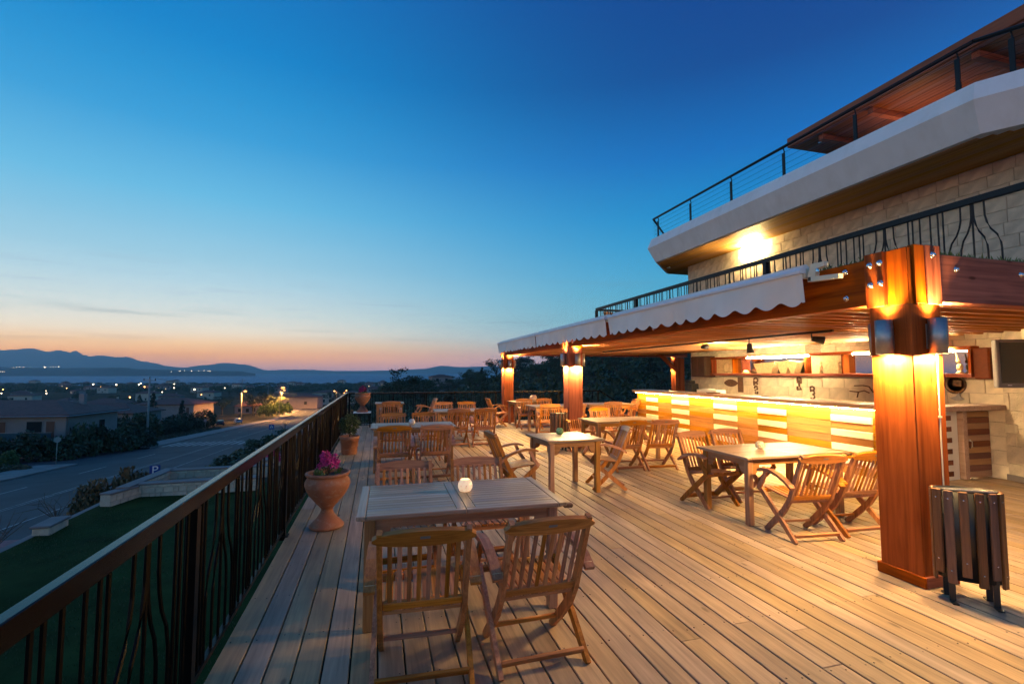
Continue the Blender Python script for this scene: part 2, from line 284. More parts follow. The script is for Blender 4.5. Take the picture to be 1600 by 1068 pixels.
# ------------------------------------------------------------------ geometry helpers
class MB:
    """collects shapes into one bmesh"""
    def __init__(s): s.bm = bmesh.new()
    def _place(s, vs, M): bmesh.ops.transform(s.bm, matrix=M, verts=vs)
    def box(s, c, d, rot=None, bev=0.0):
        g = bmesh.ops.create_cube(s.bm, size=1.0)
        vs = g['verts']
        bmesh.ops.scale(s.bm, vec=d, verts=vs)
        if bev:
            es = list({e for v in vs for e in v.link_edges})
            r = bmesh.ops.bevel(s.bm, geom=es, offset=min(bev, min(d) * 0.45), segments=1, affect='EDGES')
            vs = list({v for f in r['faces'] for v in f.verts} | {v for v in vs if v.is_valid})
        M = Matrix.Translation(Vector(c))
        if rot: M = M @ Euler(rot).to_matrix().to_4x4()
        s._place(vs, M); return s
    def prism(s, pts, a, b, axis):
        """closed outline PTS (2-D) extruded from a to b along AXIS (0: pts are y,z; 1: x,z; 2: x,y)"""
        def v(p, q):
            return {0: (q, p[0], p[1]), 1: (p[0], q, p[1]), 2: (p[0], p[1], q)}[axis]
        A = [s.bm.verts.new(v(p, a)) for p in pts]; B = [s.bm.verts.new(v(p, b)) for p in pts]
        n = len(pts)
        fs = [s.bm.faces.new(A), s.bm.faces.new(B[::-1])]
        for i in range(n): fs.append(s.bm.faces.new((A[i], B[i], B[(i + 1) % n], A[(i + 1) % n])))
        bmesh.ops.recalc_face_normals(s.bm, faces=fs); return s
    def ribbon(s, path, w, x0, x1, ends=None):
        """bar that follows PATH (y,z), W wide in that plane, from x0 to x1"""
        up, dn = [], []
        n = len(path)
        for i, p in enumerate(path):
            a = Vector(path[max(0, i - 1)]); b = Vector(path[min(n - 1, i + 1)])
            d = (b - a).normalized(); nn = Vector((-d.y, d.x)); ww = w if not isinstance(w, (list, tuple)) else w[i]
            q = Vector(p); up.append(tuple(q + nn * ww / 2)); dn.append(tuple(q - nn * ww / 2))
        for i in range(n - 1):
            s.prism([up[i], up[i + 1], dn[i + 1], dn[i]], x0, x1, 0)
        bmesh.ops.remove_doubles(s.bm, verts=s.bm.verts, dist=1e-5)
        # drop inner walls left between the segments
        inner = [f for f in s.bm.faces if all(len(e.link_faces) > 2 for e in f.edges if True) and len(f.verts) == 4]
        bmesh.ops.delete(s.bm, geom=[f for f in inner if sum(len(e.link_faces) > 2 for e in f.edges) >= 4], context='FACES_ONLY')
        bmesh.ops.recalc_face_normals(s.bm, faces=s.bm.faces); return s
    def tube(s, path, r, n=8, cap=True):
        P = [Vector(p) for p in path]; rings = []
        up0 = Vector((0, 0, 1))
        for i, p in enumerate(P):
            d = (P[min(i + 1, len(P) - 1)] - P[max(i - 1, 0)]).normalized()
            u = d.cross(up0 if abs(d.z) < 0.95 else Vector((0, 1, 0))).normalized(); w = d.cross(u)
            rr = r[i] if isinstance(r, (list, tuple)) else r
            rings.append([s.bm.verts.new(p + (u * math.cos(2 * math.pi * k / n) + w * math.sin(2 * math.pi * k / n)) * rr) for k in range(n)])
        fs = []
        for a, b in zip(rings, rings[1:]):
            for k in range(n): fs.append(s.bm.faces.new((a[k], a[(k + 1) % n], b[(k + 1) % n], b[k])))
        if cap: fs.append(s.bm.faces.new(rings[0])); fs.append(s.bm.faces.new(rings[-1]))
        for f in fs: f.smooth = n > 6 and len(f.verts) == 4
        bmesh.ops.recalc_face_normals(s.bm, faces=fs); return s
    def lathe(s, prof, n=32, c=(0, 0, 0)):
        rings = []
        for r, z in prof:
            rings.append([s.bm.verts.new((c[0] + r * math.cos(2 * math.pi * k / n), c[1] + r * math.sin(2 * math.pi * k / n), c[2] + z)) for k in range(n)])
        fs = []
        for a, b in zip(rings, rings[1:]):
            for k in range(n): fs.append(s.bm.faces.new((a[k], a[(k + 1) % n], b[(k + 1) % n], b[k])))
        for f in fs: f.smooth = True
        if prof[0][0] > 1e-4: fs.append(s.bm.faces.new(rings[0]))
        if prof[-1][0] > 1e-4: fs.append(s.bm.faces.new(rings[-1]))
        bmesh.ops.remove_doubles(s.bm, verts=[v for r in (rings[0], rings[-1]) for v in r], dist=1e-5)
        bmesh.ops.recalc_face_normals(s.bm, faces=[f for f in fs if f.is_valid]); return s
    def ball(s, c, r, sub=2, sc=(1, 1, 1)):
        g = bmesh.ops.create_icosphere(s.bm, subdivisions=sub, radius=r)
        bmesh.ops.scale(s.bm, vec=sc, verts=g['verts']); s._place(g['verts'], Matrix.Translation(Vector(c)))
        for v in g['verts']:
            for f in v.link_faces: f.smooth = True
        return s
    def quad(s, pts):
        s.bm.faces.new([s.bm.verts.new(p) for p in pts]); return s
    def leaves(s, c, rad, n, size, rng, shell=0.35, flat=1.0):
        """N leaf-sized faces through an ellipsoid, denser towards its outside"""
        for _ in range(n):
            d = Vector((rng.gauss(0, 1), rng.gauss(0, 1), rng.gauss(0, 1))).normalized()
            q = (shell + (1 - shell) * rng.random()) ** 0.7
            p = Vector((c[0] + d.x * rad[0] * q, c[1] + d.y * rad[1] * q, c[2] + d.z * rad[2] * q))
            u = Vector((rng.uniform(-1, 1), rng.uniform(-1, 1), rng.uniform(-1, 1) * flat)).normalized()
            w = u.cross(Vector((rng.uniform(-1, 1), rng.uniform(-1, 1), rng.uniform(-1, 1)))).normalized()
            a = size * rng.uniform(0.6, 1.3); b = a * rng.uniform(0.4, 0.7)
            s.quad([p - u * a, p + w * b, p + u * a, p - w * b])
        return s
    def mesh(s, name, mat):
        me = bpy.data.meshes.new(name); s.bm.to_mesh(me); s.bm.free()
        me.materials.append(mat); return me
    def build(s, name, mat, parent=None, loc=None, rot=None):
        return link(name, s.mesh(name, mat), parent, loc, rot)

def link(name, me, parent=None, loc=None, rot=None):
    o = bpy.data.objects.new(name, me); COL.objects.link(o)
    if loc is not None: o.location = loc
    if rot is not None: o.rotation_euler = rot
    if parent is not None: o.parent = parent
    return o

_cache = {}
def boxo(name, c, d, mat, parent=None, rot=None, bev=0.0):
    """a box object with its own origin; alike boxes share one mesh"""
    k = (tuple(round(v, 4) for v in d), mat.name, round(bev, 4))
    if k not in _cache: _cache[k] = MB().box((0, 0, 0), d, None, bev).mesh(name, mat)
    return link(name, _cache[k], parent, c, rot)

def tag(o, label, cat, group=None):
    o['label'] = label; o['category'] = cat
    if group: o['group'] = group
    return o
def thing(name, label, cat, loc=(0, 0, 0), rz=0.0, group=None):
    o = bpy.data.objects.new(name, None); COL.objects.link(o); o.empty_display_size = 0.1
    o.location = loc; o.rotation_euler = (0, 0, rz)
    return tag(o, label, cat, group)
def struct(o): o['kind'] = 'structure'; return o
def stuff(o): o['kind'] = 'stuff'; return o
def copy_tree(o, parent=None):
    kids = list(o.children)
    c = o.copy(); COL.objects.link(c); c.parent = parent
    for k in kids: copy_tree(k, c)
    return c
def place(o, loc, rz=None, label=None, group=None):
    o.location = loc
    if rz is not None: o.rotation_euler = (0, 0, rz)
    if label: o['label'] = label
    if group: o['group'] = group
    return o
def lamp(name, kind, loc, power, col, parent=None, rot=None, size=0.03, angle=None, blend=0.5):
    d = bpy.data.lights.new(name, kind); d.energy = power; d.color = col
    if kind in ('POINT', 'SPOT'): d.shadow_soft_size = size
    if kind == 'SPOT': d.spot_size = angle; d.spot_blend = blend
    o = bpy.data.objects.new(name, d); COL.objects.link(o); o.location = loc
    if rot: o.rotation_euler = rot
    if parent is not None: o.parent = parent
    return o
HAZE = 0.00013
FW = Vector((math.sin(R(15.612)), math.cos(R(15.612)), 0)); RT = Vector((FW.y, -FW.x, 0))
def sm(a, b, x):
    t = max(0.0, min(1.0, (x - a) / (b - a))); return t * t * (3 - 2 * t)

# ================================================================== THE SETTING
def road_z(y):
    z = -4.35 - 0.0568 * min(y, 200)
    if y > 200: z -= 0.02 * (min(y, 300) - 200)
    if y > 300: z -= 0.027 * (min(y, 850) - 300)
    return z
def road_x(y): return -20.9 - 0.037 * (y - 35)
def ground(x, y):   # height of the natural ground
    r = road_z(y) - 0.1
    u = x - road_x(y)
    d = math.hypot(x, y)
    if abs(u) < 12.5 and y < 275: return r - 0.3
    if -9.6 < x < 14 and y < 24.5: return -6.2
    a = math.degrees(math.atan2(x, y)) if y > 0 else (90.0 if x > 0 else -90)
    h = 15 * sm(0, 26, a) * sm(25, 170, d) * (1 - 0.6 * sm(700, 1400, d)) + 4 * sm(-6, 4, a) * sm(24, 60, d)
    if u > 0: h *= sm(9, 24, u)
    w = 0.5 * math.sin(x * 0.05) * math.sin(y * 0.043 + 1) * sm(12, 40, abs(u))
    return max(r + h + w, -21.3 + h)
def g_grid():
    xs = [-1700, -1300, -1000, -800, -650, -520, -420, -340, -280, -230] + list(range(-190, -60, 10)) + list(range(-60, 40, 3)) + list(range(40, 130, 9)) + [140, 170, 210, 260, 330, 420, 540, 700, 900, 1200, 1600, 2100]
    ys = [-80, -50] + list(range(-30, 150, 4)) + list(range(150, 300, 10)) + [300, 330, 370, 420, 480, 550, 640, 750, 880, 1030, 1200, 1350, 1500, 1650, 1800, 1950, 2100]
    bm = bmesh.new(); V = []
    for y in ys:
        row = []
        for x in xs:
            dep = x * FW.x + y * FW.y
            z = ground(x, y)
            shore = 1000 + 50 * math.sin(x * 0.006) + 30 * math.sin(x * 0.017 + 2)
            if dep > shore: z = min(z, -22.5) - 1.5
            row.append(bm.verts.new((x, y, z)))
        V.append(row)
    for a, b in zip(V, V[1:]):
        for i in range(len(xs) - 1):
            f = bm.faces.new((a[i], a[i + 1], b[i + 1], b[i])); f.smooth = True
    me = bpy.data.meshes.new('terrain'); bm.to_mesh(me); bm.free(); me.materials.append(EARTH)
    return struct(link('terrain', me))
g_grid()
m = MB(); m.quad([(-14000, 300, -22), (16000, 300, -22), (16000, 16500, -22), (-14000, 16500, -22)])
struct(m.build('sea', SEA))

def far_ridge(name, dep, base, prof, depth):
    """a ridge of hills: PROF is (px, height) along the horizon, built as solid ground that rises and falls over DEPTH metres"""
    m = MB(); rows = []
    pts = []
    for (p0, h0), (p1, h1) in zip(prof, prof[1:]):
        for k in range(5):
            t = k / 5; pts.append((p0 + (p1 - p0) * t, h0 + (h1 - h0) * (t * t * (3 - 2 * t)) + random.uniform(-1, 1) * 0.012 * max(h0, h1)))
    pts.append(prof[-1])
    for q, hh in ((0, 0.0), (0.2, 0.45), (0.35, 0.75), (0.5, 1.0), (0.75, 0.6), (1, 0)):
        row = []
        for p, h in pts:
            v = RT * ((p - 800) / 750 * (dep + depth * q)) + FW * (dep + depth * q)
            row.append(m.bm.verts.new((v.x, v.y, base + h * hh)))
        rows.append(row)
    for a, b in zip(rows, rows[1:]):
        for i in range(len(a) - 1):
            f = m.bm.faces.new((a[i], a[i + 1], b[i + 1], b[i])); f.smooth = True
    return struct(m.build(name, HILL))
far_ridge('mountains', 10000, -23, [(-500, 418), (-300, 477), (-180, 565), (-90, 462), (-30, 521), (0, 543), (22, 550), (45, 587), (75, 506), (90, 543), (109, 492), (118, 527), (131, 433), (139, 404), (157, 423), (184, 379), (197, 389), (225, 279), (244, 242), (259, 184), (285, 140), (319, 198), (352, 251), (382, 213), (420, 81), (450, 96), (480, 93), (525, 66), (560, 66), (620, 81), (660, 110), (690, 184), (720, 154), (790, 184), (900, 272), (1050, 213)], 2000)
far_ridge('peninsula', 3400, -22.5, [(-400, 63), (-120, 73), (0, 68), (40, 63), (90, 60), (150, 61), (190, 63), (225, 51), (262, 46), (330, 39), (372, 36), (400, 19)], 600)
# ---- the evening haze that turns the far hills blue
hz, _t, _b = new_mat('haze'); _t.nodes.remove(_b)
_pv = _t.nodes.new('ShaderNodeVolumePrincipled'); _pv.inputs['Color'].default_value = (0.62, 0.86, 1.0, 1); _pv.inputs['Density'].default_value = HAZE; _pv.inputs['Anisotropy'].default_value = 0.40
_t.links.new(_pv.outputs[0], [n for n in _t.nodes if n.type == 'OUTPUT_MATERIAL'][0].inputs['Volume'])
hz.cycles.homogeneous_volume = True
stuff(MB().box((1000, 8250, 270), (31000, 17500, 592)).build('haze', hz))
# ---- road, pavements, markings
def strip(name, u0, u1, y0, y1, dz, mat, step=6.0, parent=None, sheet=True):
    m = MB(); n = max(1, int((y1 - y0) / step)); prev = None
    for i in range(n + 1):
        y = y0 + (y1 - y0) * i / n; x = road_x(y); z = road_z(y) + dz
        cur = (m.bm.verts.new((x + u0, y, z)), m.bm.verts.new((x + u1, y, z)))
        if prev: m.bm.faces.new((prev[0], prev[1], cur[1], cur[0]))
        prev = cur
    return m.build(name, mat, parent)
def kerb(name, u0, u1, y0, y1, top, mat, step=6.0):
    m = MB(); n = max(1, int((y1 - y0) / step)); prev = None
    for i in range(n + 1):
        y = y0 + (y1 - y0) * i / n; x = road_x(y); z = road_z(y)
        c = [m.bm.verts.new((x + u, y, z + d)) for u, d in ((u0, -0.3), (u0, top), (u1, top), (u1, -0.3))]
        if prev:
            for k in range(3): m.bm.faces.new((prev[k], prev[k + 1], c[k + 1], c[k]))
        prev = c
    bmesh.ops.recalc_face_normals(m.bm, faces=m.bm.faces)
    return struct(m.build(name, mat))
road = struct(strip('road', -7.6, 7.4, -40, 272, 0.0, ASPH))
strip('centre_line', -0.22, -0.13, -40, 266, 0.02, PAINT, parent=road)
strip('centre_line', 0.07, 0.16, -40, 266, 0.02, PAINT, parent=road)
strip('edge_line', 3.0, 3.1, -40, 76, 0.02, PAINT, parent=road)
for y in range(-20, 74, 12):
    strip('lane_dash', -3.95, -3.8, y, y + 5, 0.02, PAINT, parent=road)
for y in range(100, 260, 12):
    strip('lane_dash', -3.95, -3.8, y, y + 4, 0.02, PAINT, parent=road)
    strip('lane_dash', 3.6, 3.75, y, y + 4, 0.02, PAINT, parent=road)
for i in range(15):
    strip('crossing_stripe', -7.1 + i * 0.98, -7.1 + i * 0.98 + 0.5, 80.0, 87.5, 0.02, PAINT, 4, parent=road)
kerb('far_pavement', -11.0, -7.6, -40, 60, 0.14, PAVE)
kerb('far_pavement', -11.2, -7.6, 78, 270, 0.14, PAVE)
kerb('near_pavement', 4.6, 10.9, -40, 27, 0.13, GLOWPAVE)  # runs out over the lane, as far as the painted glow spreads
kerb('near_pavement', 7.4, 9.4, 27, 76, 0.13, PAVE)
kerb('near_pavement', 7.4, 9.4, 90, 270, 0.13, PAVE)
struct(strip('side_street', -34, -7.6, 60.5, 77.5, -0.03, ASPH))
# ---- lawn below the deck
m = MB(); nx, ny = 36, 70
V = [[m.bm.verts.new((-9.25 + 11.0 * i / nx, -9 + 31.6 * j / ny, -2.95 + random.uniform(-.012, .012) + 0.05 * math.sin(i * .4) * math.sin(j * .3))) for i in range(nx + 1)] for j in range(ny + 1)]
for j in range(ny):
    for i in range(nx): m.bm.faces.new((V[j][i], V[j][i + 1], V[j + 1][i + 1], V[j + 1][i])).smooth = True
struct(m.build('lawn', GRASS))
m = MB(); rng = random.Random(3)
for _ in range(26000):
    x = rng.uniform(-9.2, -0.2); y = rng.uniform(1.0, 22.3); h = rng.uniform(.025, .06); a = rng.uniform(0, 6.28); w = .007
    dx, dy = math.cos(a) * w, math.sin(a) * w; lx, ly = rng.uniform(-.025, .025), rng.uniform(-.025, .025)
    z = -2.96
    m.bm.faces.new([m.bm.verts.new(p) for p in ((x - dx, y - dy, z), (x + dx, y + dy, z), (x + lx, y + ly, z + h))])
g = stuff(m.build('grass', BLADE)); tag(g, 'short dark green turf growing on the lawn below the deck', 'grass')
# ---- deck
deck = struct(MB().box((4.6, 7.0, -0.16), (11.0, 18.0, 0.16)).build('deck', plain('deck_frame', (0.03, 0.022, 0.016), 0.9)))
rng = random.Random(5)
k = 0; x = -0.87
while x < 9.75:
    y = -2.0 - rng.uniform(0, 3.2); first = True
    while y < 16.0:
        ln = rng.choice((4.0, 4.8, 5.4, 6.0)) * rng.uniform(.96, 1.04)
        y0, y1 = max(y, -2.0), min(y + ln, 16.0)
        if y1 - y0 > 0.25:
            wv = 0.1408 + rng.uniform(-.002, .0015)
            b = MB().box((0, 0, 0), (wv, y1 - y0 - 0.004, 0.03), None, 0.0035).build('deck_board', DECK, deck, (x + 0.0745, (y0 + y1) / 2, -0.0165 + rng.uniform(-.0012, .0012)), (rng.uniform(-.0004, .0004), rng.uniform(-.006, .006), rng.uniform(-.0005, .0005)))
        y += ln
    x += 0.15
# deck screws joined into one part
m = MB(); rng = random.Random(6); x = -0.87
while x < 6.0:
    for j in range(0, 14):
        yy = 1.6 + j * 0.6
        for s in (.03, .118):
            if rng.random() < .85: m.box((x + s + rng.uniform(-.004, .004), yy + rng.uniform(-.02, .02), -0.0012), (.007, .007, .003))
    x += 0.15
stuff(m.build('deck_screws', plain('screw_head', (.07, .055, .045), .5, .5), deck))

# ================================================================== RAILINGS
def baluster_pattern(u0, u1, skip):
    """(position, kind) of the bars between u0 and u1: flared groups one metre apart with six straight bars between them"""
    out = []; c = u0 + 0.36
    while c < u1 + .5:
        for off, kd in ((-.17, 'outer_l'), (-.06, 'inner_l'), (0, 'straight'), (.06, 'inner_r'), (.17, 'outer_r'), (.30, 'straight'), (.355, 'straight'), (.44, 'straight'), (.56, 'straight'), (.645, 'straight'), (.70, 'straight')):
            u = c + off
            if u0 + .05 < u < u1 - .05 and all(abs(u - q) > .05 for q in skip): out.append((u, kd))
        c += 1.0
    return out
_bal = {}
def baluster_mesh(kd, zb, zt, r, along, mat):
    k = (kd, zb, zt, r, along, mat.name)
    if k in _bal: return _bal[k]
    h = zt - zb
    if kd == 'straight': prof = [(0, 0), (0, h)]
    else:
        sgn = -1 if kd.endswith('_l') else 1
        top, bot = (0.05, -.07) if kd.startswith('inner') else (0.055, -.085)
        prof = [(-sgn * bot, 0), (-sgn * bot, h * .30), (-sgn * bot * .95, h * .38), (-sgn * bot * .6, h * .5), (-sgn * top * .1, h * .6), (-sgn * top * .65, h * .70), (-sgn * top * .95, h * .80), (-sgn * top, h)]
        prof = [(-0.0 + p, z) for p, z in prof]
    path = [((p, 0, z) if along == 'x' else (0, p, z)) for p, z in prof]
    me = MB().tube(path, r, 6, False).mesh('baluster', mat); _bal[k] = me; return me
def railing(root, axis, fixed, u0, u1, z0, ztop, posts, hand, rbar, post_w, mat, handmat, start=None):
    """handrail, bottom rail, posts and balusters from u0 to u1 along AXIS at the given fixed coordinate"""
    def P(u, z, f=0.0): return (u, fixed + f, z) if axis == 'x' else (fixed + f, u, z)
    L = u1 - u0
    dim = lambda l, w, h: (l, w, h) if axis == 'x' else (w, l, h)
    boxo('handrail', P((u0 + u1) / 2, ztop - hand[1] / 2), dim(L, hand[0], hand[1]), handmat, root, None, .004)
    boxo('bottom_rail', P((u0 + u1) / 2, z0 + .1), dim(L, .03, .03), mat, root)
    for q in posts:
        boxo('post', P(q, (z0 + ztop - hand[1]) / 2), (post_w, post_w, ztop - hand[1] - z0 - .002), mat, root)
    for u, kd in baluster_pattern(u0 if start is None else start, u1, posts):
        if u < u0: continue
        link('baluster', baluster_mesh(kd, 0, round(ztop - hand[1] - z0 - .118, 3), rbar, axis, mat), root, P(u, z0 + .117))
rail = thing('deck_railing', 'long black iron railing with bellied bars along the deck edge above the lawn', 'railing', (0, 0, 0))
railing(rail, 'y', -0.90, -2.0, 15.96, -0.04, 1.035, [0.33, 2.87, 5.43, 7.95, 10.45, 12.95, 15.4], (0.044, 0.078), .0085, .055, IRON, IRONTOP)
for q in [0.33, 2.87, 5.43, 7.95, 10.45, 12.95, 15.4]:
    boxo('post_foot', (-0.90, q, -0.0), (.11, .11, .012), IRON, rail)
railb = thing('end_railing', 'black iron railing across the far end of the deck before dark trees', 'railing', (0, 0, 0))
railing(railb, 'x', 16.03, -0.86, 7.75, -0.04, 1.02, [-0.84, 1.55, 3.9, 6.2, 7.72], (0.06, 0.05), .0085, .05, IRON, IRONTOP)
o = boxo('stair_handrail', (8.35, 16.03, 0.66), (1.42, .05, .045), IRONTOP, railb, (0, R(31), 0), .004)
boxo('ledge', (3.4, 16.03, -0.02), (8.6, .12, .07), plain('pale_edge', (.42, .42, .42), .7), railb)

# ================================================================== PERGOLA
perg = thing('pergola', 'orange cedar pergola on three thick square pillars beside the bar', 'pergola', (4.07, 2.8, 0))
po = Vector((4.07, 2.8, 0))
def rel(p): return tuple(Vector(p) - po)
PX0, PX1, PW = 4.07, 4.40, 0.33
pillar_y = [2.80, 9.90, 15.55]
def bolt_mesh():
    return MB().lathe([(.026, 0), (.026, .006), (.017, .007), (.017, .016), (.013, .024), (.0, .028)], 14).mesh('bolt', CHROME)
BOLT = bolt_mesh()
for i, py in enumerate(pillar_y):
    c = Vector((PX0 + PW / 2, py + PW / 2, 0)) - po
    p = MB().box((0, 0, 1.10), (PW, PW, 2.2), None, .006).build('pillar', CEDAR[2], perg, tuple(c))
    # base moulding: four mitred lengths
    for s, (dx, dy, a, b) in enumerate(((-1, 0, .02, PW + .044), (1, 0, .02, PW + .044), (0, -1, PW, .02), (0, 1, PW, .02))):
        boxo('base_moulding', (dx * (PW / 2 + .0105), dy * (PW / 2 + .0105), .045), (a, b, .085), CEDAR[0 if dy else 1], p, None, .006)
    # upper planks where the beams are clasped
    boxo('plank', (-PW / 2 - .012, .085, 2.43), (.05, .155, .46), CEDAR[2], p, None, .004)
    boxo('plank', (-PW / 2 + .02, -.0825, 2.43), (.05, .163, .46), CEDAR[2], p, None, .004)
    boxo('plank', (-PW / 2 + .105, -PW / 2 + .01, 2.44), (.115, .05, .48), CEDAR[2], p, None, .004)
    boxo('plank', (PW / 2 - .085, -PW / 2 - .004, 2.44), (.16, .04, .48), CEDAR[2], p, None, .004)
    boxo('plank', (.02, .02, 2.44), (.28, .28, .46), CEDAR[2], p)
    if i == 0:
        for yy, zz in ((.115, 2.56), (.03, 2.565), (.115, 2.39), (.03, 2.395)):
            link('bolt', BOLT, p, (-PW / 2 - .037, yy, zz), (0, R(-90), 0))
        for xx, zz in ((.02, 2.60),):
            link('bolt', BOLT, p, (xx + .05, -PW / 2 - .024, zz), (R(90), 0, 0))
# front beam between and past the pillars, near side beam, far beam
y_spans = [(3.13, 9.90), (10.23, 15.55)]
for a, b in y_spans:
    o = MB().box((0, 0, 0), (.14, b - a - .004, .40), None, .006).build('beam', CEDAR[1], perg, rel((4.16, (a + b) / 2, 2.43)))
    n = int((b - a) / 2.4) + 1
    for j in range(n):
        yy = a + .22 + (b - a - .44) * j / max(1, n - 1)
        for zz in (.13, -.11): link('bolt', BOLT, o, (-.0705, yy - (a + b) / 2, zz), (0, R(-90), 0))
o = MB().box((0, 0, 0), (5.2, .14, .40), None, .006).build('beam', CEDAR[0], perg, rel((7.0, 2.90, 2.43)))
for xx in (-2.35, -1.55, -.5): link('bolt', BOLT, o, (xx, -.0705, .08), (R(90), 0, 0))
MB().box((0, 0, 0), (6.9, .16, .20), None, .006).build('beam', CEDAR[0], perg, rel((7.85, 15.80, 2.33)))
y = 3.25
while y < 15.6:
    boxo('joist', rel((6.88, y, 2.345)), (5.05, .055, .15), JOIST, perg, None, .004); y += 0.27
x = 4.32
while x < 9.5:
    boxo('ceiling_board', rel((x, 9.35, 2.435)), (.128, 12.6, .02), CEIL, perg); x += 0.1305
boxo('roof_slab', rel((7.42, 9.45, 2.54)), (6.3, 12.9, .165), plain('roof_felt', (.08, .07, .06), .9), perg)
for xx in (10.95,):
    p = boxo('pillar', rel((xx, 15.86, 1.1)), (.38, .30, 2.2), CEDAR[2], perg, None, .006)
boxo('brace', rel((10.35, 15.55, 2.02)), (.95, .12, .12), CEDAR[0], perg, (0, R(42), 0), .006)
# grass strip along the roof edge
m = MB(); rng = random.Random(9)
for _ in range(5200):
    if rng.random() < .55: xx, yy = rng.uniform(4.09, 4.5), rng.uniform(2.85, 15.5)
    else: xx, yy = rng.uniform(4.4, 9.6), rng.uniform(2.84, 3.2)
    h = rng.uniform(.03, .07); a = rng.uniform(0, 6.28); w = .012
    m.bm.faces.new([m.bm.verts.new(q) for q in ((xx - math.cos(a) * w, yy - math.sin(a) * w, 2.622), (xx + math.cos(a) * w, yy + math.sin(a) * w, 2.622), (xx + rng.uniform(-.03, .03), yy + rng.uniform(-.03, .03), 2.622 + h))])
g = stuff(m.build('grass', leaf('roof_turf', (.07, .10, .015), (.16, .18, .03)))); tag(g, 'bright artificial turf along the edge of the pergola roof', 'turf')

# ---- wall sconces: an open steel cylinder that shines up and down the wood
def sconce(label, pos, face, power, wide=False):
    """FACE is the outward direction of the pillar side it is fixed to"""
    t = thing('wall_sconce', label, 'lamp', pos, 0, 'steel lamps on the pergola pillars')
    r, h = .06, .28
    m = MB(); n = 28; rings = []
    for rr, z in ((r, -h / 2), (r, h / 2), (r - .004, h / 2), (r - .004, -h / 2)):
        rings.append([m.bm.verts.new((face[0] * .068 + rr * math.cos(2 * math.pi * q / n), face[1] * .068 + rr * math.sin(2 * math.pi * q / n), z)) for q in range(n)])
    for a, b in zip(rings, rings[1:] + rings[:1]):
        for q in range(n): m.bm.faces.new((a[q], a[(q + 1) % n], b[(q + 1) % n], b[q])).smooth = True
    bmesh.ops.recalc_face_normals(m.bm, faces=m.bm.faces)
    m.build('shade', STEEL, t)
    boxo('back_plate', (face[0] * .005, face[1] * .005, 0), (.01 if face[0] else .06, .01 if face[1] else .06, .2), STEEL, t)
    for s in (-1, 1):
        MB().lathe([(0, -.004), (.045, -.004), (.045, .004), (0, .004)], 18, (face[0] * .068, face[1] * .068, s * (h / 2 - .03))).build('bulb', BULB, t)
        lamp('lamp_light', 'SPOT', (face[0] * .068, face[1] * .068, s * (h / 2 + .004)), power * (1 if s < 0 else (4.0 if wide else .85)), (1, .61, .22), t, (0, 0, 0) if s < 0 else (R(180), 0, 0), .035, R(173 if s < 0 else (160 if wide else 100)), .15 if s < 0 else .9)
    return t
names = ['near', 'middle', 'far']
lab = {0: 'brushed steel up and down lamp on the {} pillar side that faces the railing', 1: 'brushed steel up and down lamp on the {} pillar side that faces the camera',
       2: 'steel lamp on the {} pillar, on its side hidden from the camera', 3: 'brushed steel up and down lamp on the {} pillar side that faces the bar'}
which = ['big near', 'middle', 'farthest']
for i, py in enumerate(pillar_y):
    cx, cyy = PX0 + PW / 2, py + PW / 2
    for k, (f, p) in enumerate((((-1, 0), (PX0, cyy, 1.94)), ((0, -1), (cx + .02, py, 1.94)), ((0, 1), (cx, py + PW, 1.94)), ((1, 0), (PX1, cyy, 1.94)))):
        if k == 2 and i == 2: continue
        sconce(lab[k].format(which[i]), p, f, 200, k == 3)
sconce('steel lamp on the orange post behind the far end of the bar', (10.76, 15.86, 1.94), (-1, 0), 120)
# cable down the near pillar
m = MB(); m.tube([(4.32, 2.79, 1.84), (4.318, 2.792, 1.6), (4.316, 2.793, 1.2), (4.315, 2.793, .8), (4.313, 2.793, .12)], .006, 6)
m.tube([(4.28, 2.785, 2.06), (4.245, 2.77, 2.02), (4.235, 2.765, 1.96), (4.25, 2.77, 1.89), (4.29, 2.785, 1.86)], .005, 6)
m.tube([(4.285, 2.785, 2.05), (4.255, 2.765, 2.0), (4.25, 2.76, 1.95), (4.265, 2.77, 1.88), (4.318, 2.788, 1.83)], .004, 6)
cab = m.build('cable', CREAMP); tag(cab, 'thin pale cable looped below the lamp and clipped down the near pillar', 'cable')
for z in (1.30, .72):
    boxo('cable_clip', (4.3155, 2.790, z), (.03, .012, .014), CREAMP, cab)

# ---- awnings retracted along the front beam
def awning(label, y0, y1):
    t = thing('awning', label, 'awning', (3.96, y0, 2.62), 0, 'cream retractable awnings along the pergola front')
    L = y1 - y0; m = MB(); nc = int(L / .02); nr = 7; per = .30
    G = []
    for j in range(nr + 1):
        row = []
        for i in range(nc + 1):
            u = L * i / nc
            sc = .028 * math.cos(2 * math.pi * u / per)
            bot = -.30 + sc if .06 < u < L - .06 else -.30
            v = j / nr; z = -.02 + (bot + .02) * v
            xx = -.075 + v * .03 * math.sin(u * 3.1 + 1) + v * .012 * math.sin(u * 9.7) + v * v * .012 * math.sin(2 * math.pi * u / per)
            row.append(m.bm.verts.new((xx, u, z)))
        G.append(row)
    for a, b in zip(G, G[1:]):
        for i in range(nc): m.bm.faces.new((a[i], a[i + 1], b[i + 1], b[i])).smooth = True
    m.build('valance', CREAM, t)
    MB().prism([(-.095, -.025), (-.10, .0), (-.085, .028), (-.03, .035), (-.02, -.02)], 0, L, 1).build('front_bar', ALU, t)
    m = MB().tube([(.03, .05, .035), (.03, L - .05, .035)], .045, 12); m.build('fabric_roll', CREAM, t)
    for yy in (.02, L - .02):
        boxo('bracket', (.03, yy, -.02), (.15, .03, .10), CREAMP, t, None, .008)
    return t
